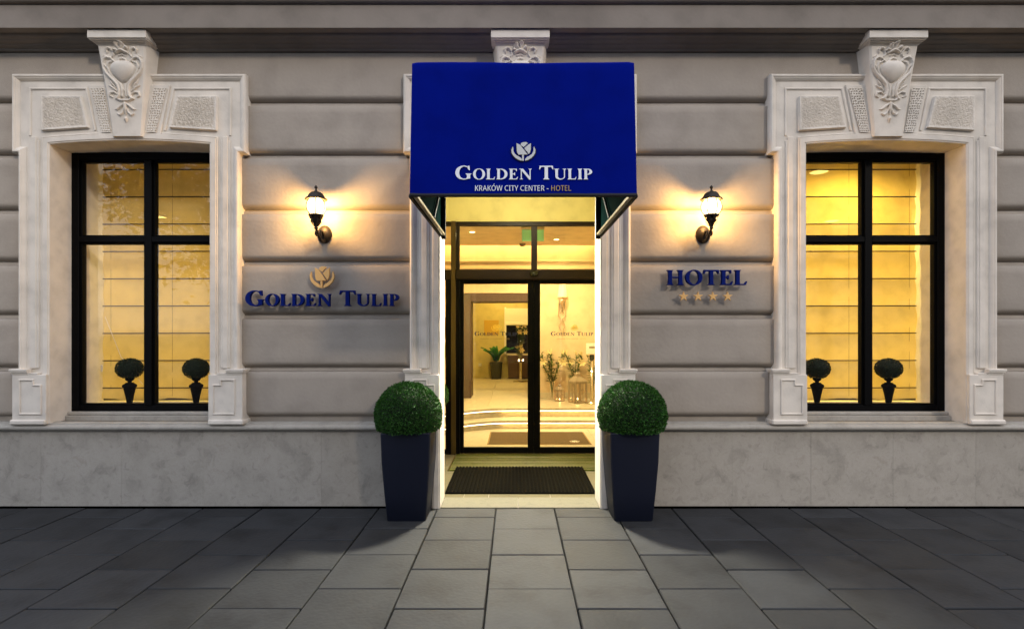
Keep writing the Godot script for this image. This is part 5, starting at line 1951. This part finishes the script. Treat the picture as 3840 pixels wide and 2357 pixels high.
	part(t, "fabric", box_mesh(Vector3(-0.36, 1.76, 0.0), Vector3(0.42, 2.12, 0.012), 0.004), M.white)
	for k in 2:
		part(t, "fold", box_mesh(Vector3(-0.362, 1.695 + 0.03 * k, 0.0), Vector3(0.422, 1.755 + 0.03 * k, 0.035 - 0.01 * k), 0.012), M.white)
	t = thing("cabinet", "dark wooden cabinet with a pale top below the dark window", "cabinet", Vector3(0.20, PLAT, -9.0))
	part(t, "body", box_mesh(Vector3(-0.36, 0.02, -0.18), Vector3(0.60, 0.585, 0.16), 0.004), M.wood)
	part(t, "top", box_mesh(Vector3(-0.40, 0.585, -0.19), Vector3(0.62, 0.62, 0.19), 0.004), M.limestone)
	for x in [-0.12, 0.12, 0.36]:
		part(t, "panel_gap", box_mesh(Vector3(x - 0.004, 0.03, 0.159), Vector3(x + 0.004, 0.58, 0.162)), M.black_frame)
	lily(Vector3(0.16, PLAT + 0.62, -8.95), 0.62, 6, 0.16, "dark leafy bouquet on the cabinet in front of the dark window", 8)
	t = thing("bistro_table", "small round dark table on a chrome stem in the far room", "table", Vector3(0.14, PLAT, -8.18))
	b = MB.new(true)
	b.lathe(pts2([0.0, 0.455, 0.215, 0.455, 0.22, 0.463, 0.215, 0.472, 0.0, 0.472]), 28)
	part(t, "table_top", b.mesh(), mat(lin(0.03, 0.02, 0.013), 0.25))
	b = MB.new(true)
	b.lathe(pts2([0.030, 0.02, 0.030, 0.455]), 16)
	part(t, "stem", b.mesh(), M.chrome)
	b = MB.new(true)
	b.lathe(pts2([0.0, 0.0, 0.18, 0.0, 0.18, 0.010, 0.03, 0.022, 0.0, 0.022]), 28)
	part(t, "foot", b.mesh(), M.chrome)
	for k in 2:
		t = thing("tea_light", ["glass tea light on the round table, left one", "glass tea light on the round table, right one"][k], "candle", Vector3([0.10, 0.19][k], PLAT + 0.472, [-8.10, -8.06][k]), "tea lights on the table")
		b = MB.new(true)
		b.lathe(pts2([0.0, 0.0, 0.03, 0.0, 0.034, 0.06, 0.031, 0.06, 0.027, 0.004, 0.0, 0.004]), 16)
		part(t, "glass", b.mesh(), M.clear)
		b = MB.new(true)
		b.ball(Vector3(0, 0.03, 0), Vector3(0.012, 0.02, 0.012), 8, 6)
		part(t, "candle_flame", b.mesh(), glow(lin(1.0, 0.8, 0.5), 18.0))
		omni(Vector3(0, 0.03, 0), Color(1.0, 0.7, 0.35), 0.02, 0.01, "candle_light", t)
	lily(Vector3(0.12, PLAT + 0.472, -8.24), 0.28, 3, 0.08, "single pale lily on the round table", 9)
	# hanging exit sign and detector
	t = thing("exit_sign_light", "green emergency exit sign hanging from the lobby ceiling", "exit sign", Vector3(0.225, 2.98, -2.05))
	part(t, "housing", box_mesh(Vector3(-0.145, -0.205, -0.025), Vector3(0.145, -0.135, 0.025), 0.005), M.ceiling)
	part(t, "glowing_panel", box_mesh(Vector3(-0.135, -0.345, -0.006), Vector3(0.135, -0.206, 0.006), 0.002), M.green_sign)
	part(t, "hanger", box_mesh(Vector3(-0.01, -0.135, -0.01), Vector3(0.01, 0.0, 0.01), 0.002), M.white)
	t = thing("smoke_detector", "round grey detector on the lobby ceiling behind the exit sign", "smoke detector", Vector3(0.13, 2.98, -4.35))
	b = MB.new(true)
	b.lathe(pts2([0.0, -0.055, 0.035, -0.05, 0.05, -0.03, 0.052, 0.0]), 20)
	part(t, "cover", b.mesh(), M.lantern)
	# notices in the side light
	t = thing("notice_board", "orange notice hanging inside the narrow left side light", "poster", Vector3(-0.86, 0, -1.86))
	part(t, "sheet", box_mesh(Vector3(-0.20, 1.43, -0.006), Vector3(0.09, 1.69, 0.0), 0.002), mat(lin(0.50, 0.24, 0.05), 0.6))
	part(t, "hanger", box_mesh(Vector3(-0.058, 1.69, -0.006), Vector3(-0.052, 3.0, -0.002)), M.chrome)
	t = thing("sticker_strip", "pale strip of small round stickers inside the left side light", "sticker", Vector3(-0.827, 0, DOOR_Z - 0.036))
	part(t, "sheet", box_mesh(Vector3(-0.030, 1.20, -0.002), Vector3(0.020, 1.385, 0.0)), M.yellow)
	var disc := MB.new()
	disc.lathe(pts2([0.013, 0.0, 0.013, 0.003, 0.0, 0.003]), 14, Transform3D(Basis(Vector3.RIGHT, PI / 2), Vector3.ZERO))
	var dm := disc.mesh()
	for k in 4:
		part(t, "sticker", dm, [M.white, M.orange, M.navy_vinyl, mat(lin(0.1, 0.4, 0.12), 0.6)][k], Vector3(-0.005, 1.36 - 0.042 * k, 0.0))
	part(t, "sticker", dm, M.white, Vector3(-0.006, 1.18, 0.0))


# ---------------------------------------------------------------- across the street, seen in the window glass
func build_street() -> void:
	rng.seed = 4711
	for spec in [[Vector3(-11.2, 0, 15.5), 1.0, "street tree across the road, mirrored in the left window"], [Vector3(-5.5, 0, 17.0), 1.1, "street tree across the road straight behind the viewer"]]:
		var t := thing("street_tree", spec[2], "tree", spec[0], "trees across the street")
		var b := MB.new(true)
		var s: float = spec[1]
		b.tube(PackedVector3Array([Vector3(0, -0.05, 0), Vector3(0.05, 1.6, 0), Vector3(-0.05, 3.6, 0.1), Vector3(0.1, 6.0, 0)]), PackedFloat32Array([0.26, 0.19, 0.15, 0.08]), 12)
		var ends := []
		for k in 13:
			var a := k * 2.4
			var y := lerpf(3.0, 6.0, k / 12.0)
			var d := Vector3(cos(a), 0, sin(a))
			var e := Vector3(0, y, 0) + d * rng.randf_range(1.6, 3.0) + Vector3.UP * rng.randf_range(0.8, 2.4)
			b.tube(PackedVector3Array([Vector3(0, y, 0), (Vector3(0, y, 0) + e) / 2 + Vector3(0, 0.25, 0), e]), PackedFloat32Array([0.08, 0.05, 0.02]), 7)
			ends.append(e)
		part(t, "trunk", b.mesh(), mat(lin(0.06, 0.045, 0.03), 0.9))
		var xfs := []
		var cols := []
		for i in 5200:
			var e: Vector3 = ends[rng.randi() % ends.size()]
			var p := e + Vector3(rng.randfn() * 0.75, rng.randfn() * 0.5, rng.randfn() * 0.75)
			var q := Basis.from_euler(Vector3(rng.randf() * TAU, rng.randf() * TAU, rng.randf() * TAU))
			xfs.append(Transform3D(q.scaled(Vector3.ONE * rng.randf_range(0.7, 1.3) * s), p))
			cols.append(Color(0.03, 0.06, 0.015) * rng.randf_range(0.6, 1.4))
		scatter(t, "crown", leaf_mesh(0.26, 0.17), M.leaf, xfs, cols)
	# houses across the street
	for spec in [[-11.5, 1.0, 11.5, 0.13, "plain four-storey house across the street, opposite the left window"], [1.2, 13.0, 13.0, 0.10, "darker taller house across the street, opposite the right window"], [13.2, 25.0, 11.0, 0.12, "house at the far right across the street"]]:
		var h := thing("street_house", spec[4], "house", Vector3(spec[0], 0, 19.0), "houses across the street")
		var w: float = spec[1] - spec[0]
		part(h, "wall", box_mesh(Vector3(0, -0.1, 0), Vector3(w, spec[2], 8.0)), mat(lin(spec[3], spec[3] * 0.92, spec[3] * 0.82), 0.9))
		part(h, "cornice", box_mesh(Vector3(-0.05, spec[2], -0.35), Vector3(w + 0.05, spec[2] + 0.4, 8.0), 0.05), mat(lin(spec[3], spec[3] * 0.92, spec[3] * 0.82), 0.9))
		var n := int(w / 2.4)
		var pane_ := box_mesh(Vector3(-0.55, 0, -0.02), Vector3(0.55, 1.7, 0.06))
		var head := box_mesh(Vector3(-0.75, 1.7, -0.12), Vector3(0.75, 1.9, 0.02), 0.02)
		for f in 3:
			for i in n:
				var at := Vector3((i + 0.5) * w / n, 1.0 + f * 3.4, 0)
				part(h, "window", pane_, M.black_frame, at)
				part(h, "window_head", head, M.trim, at)
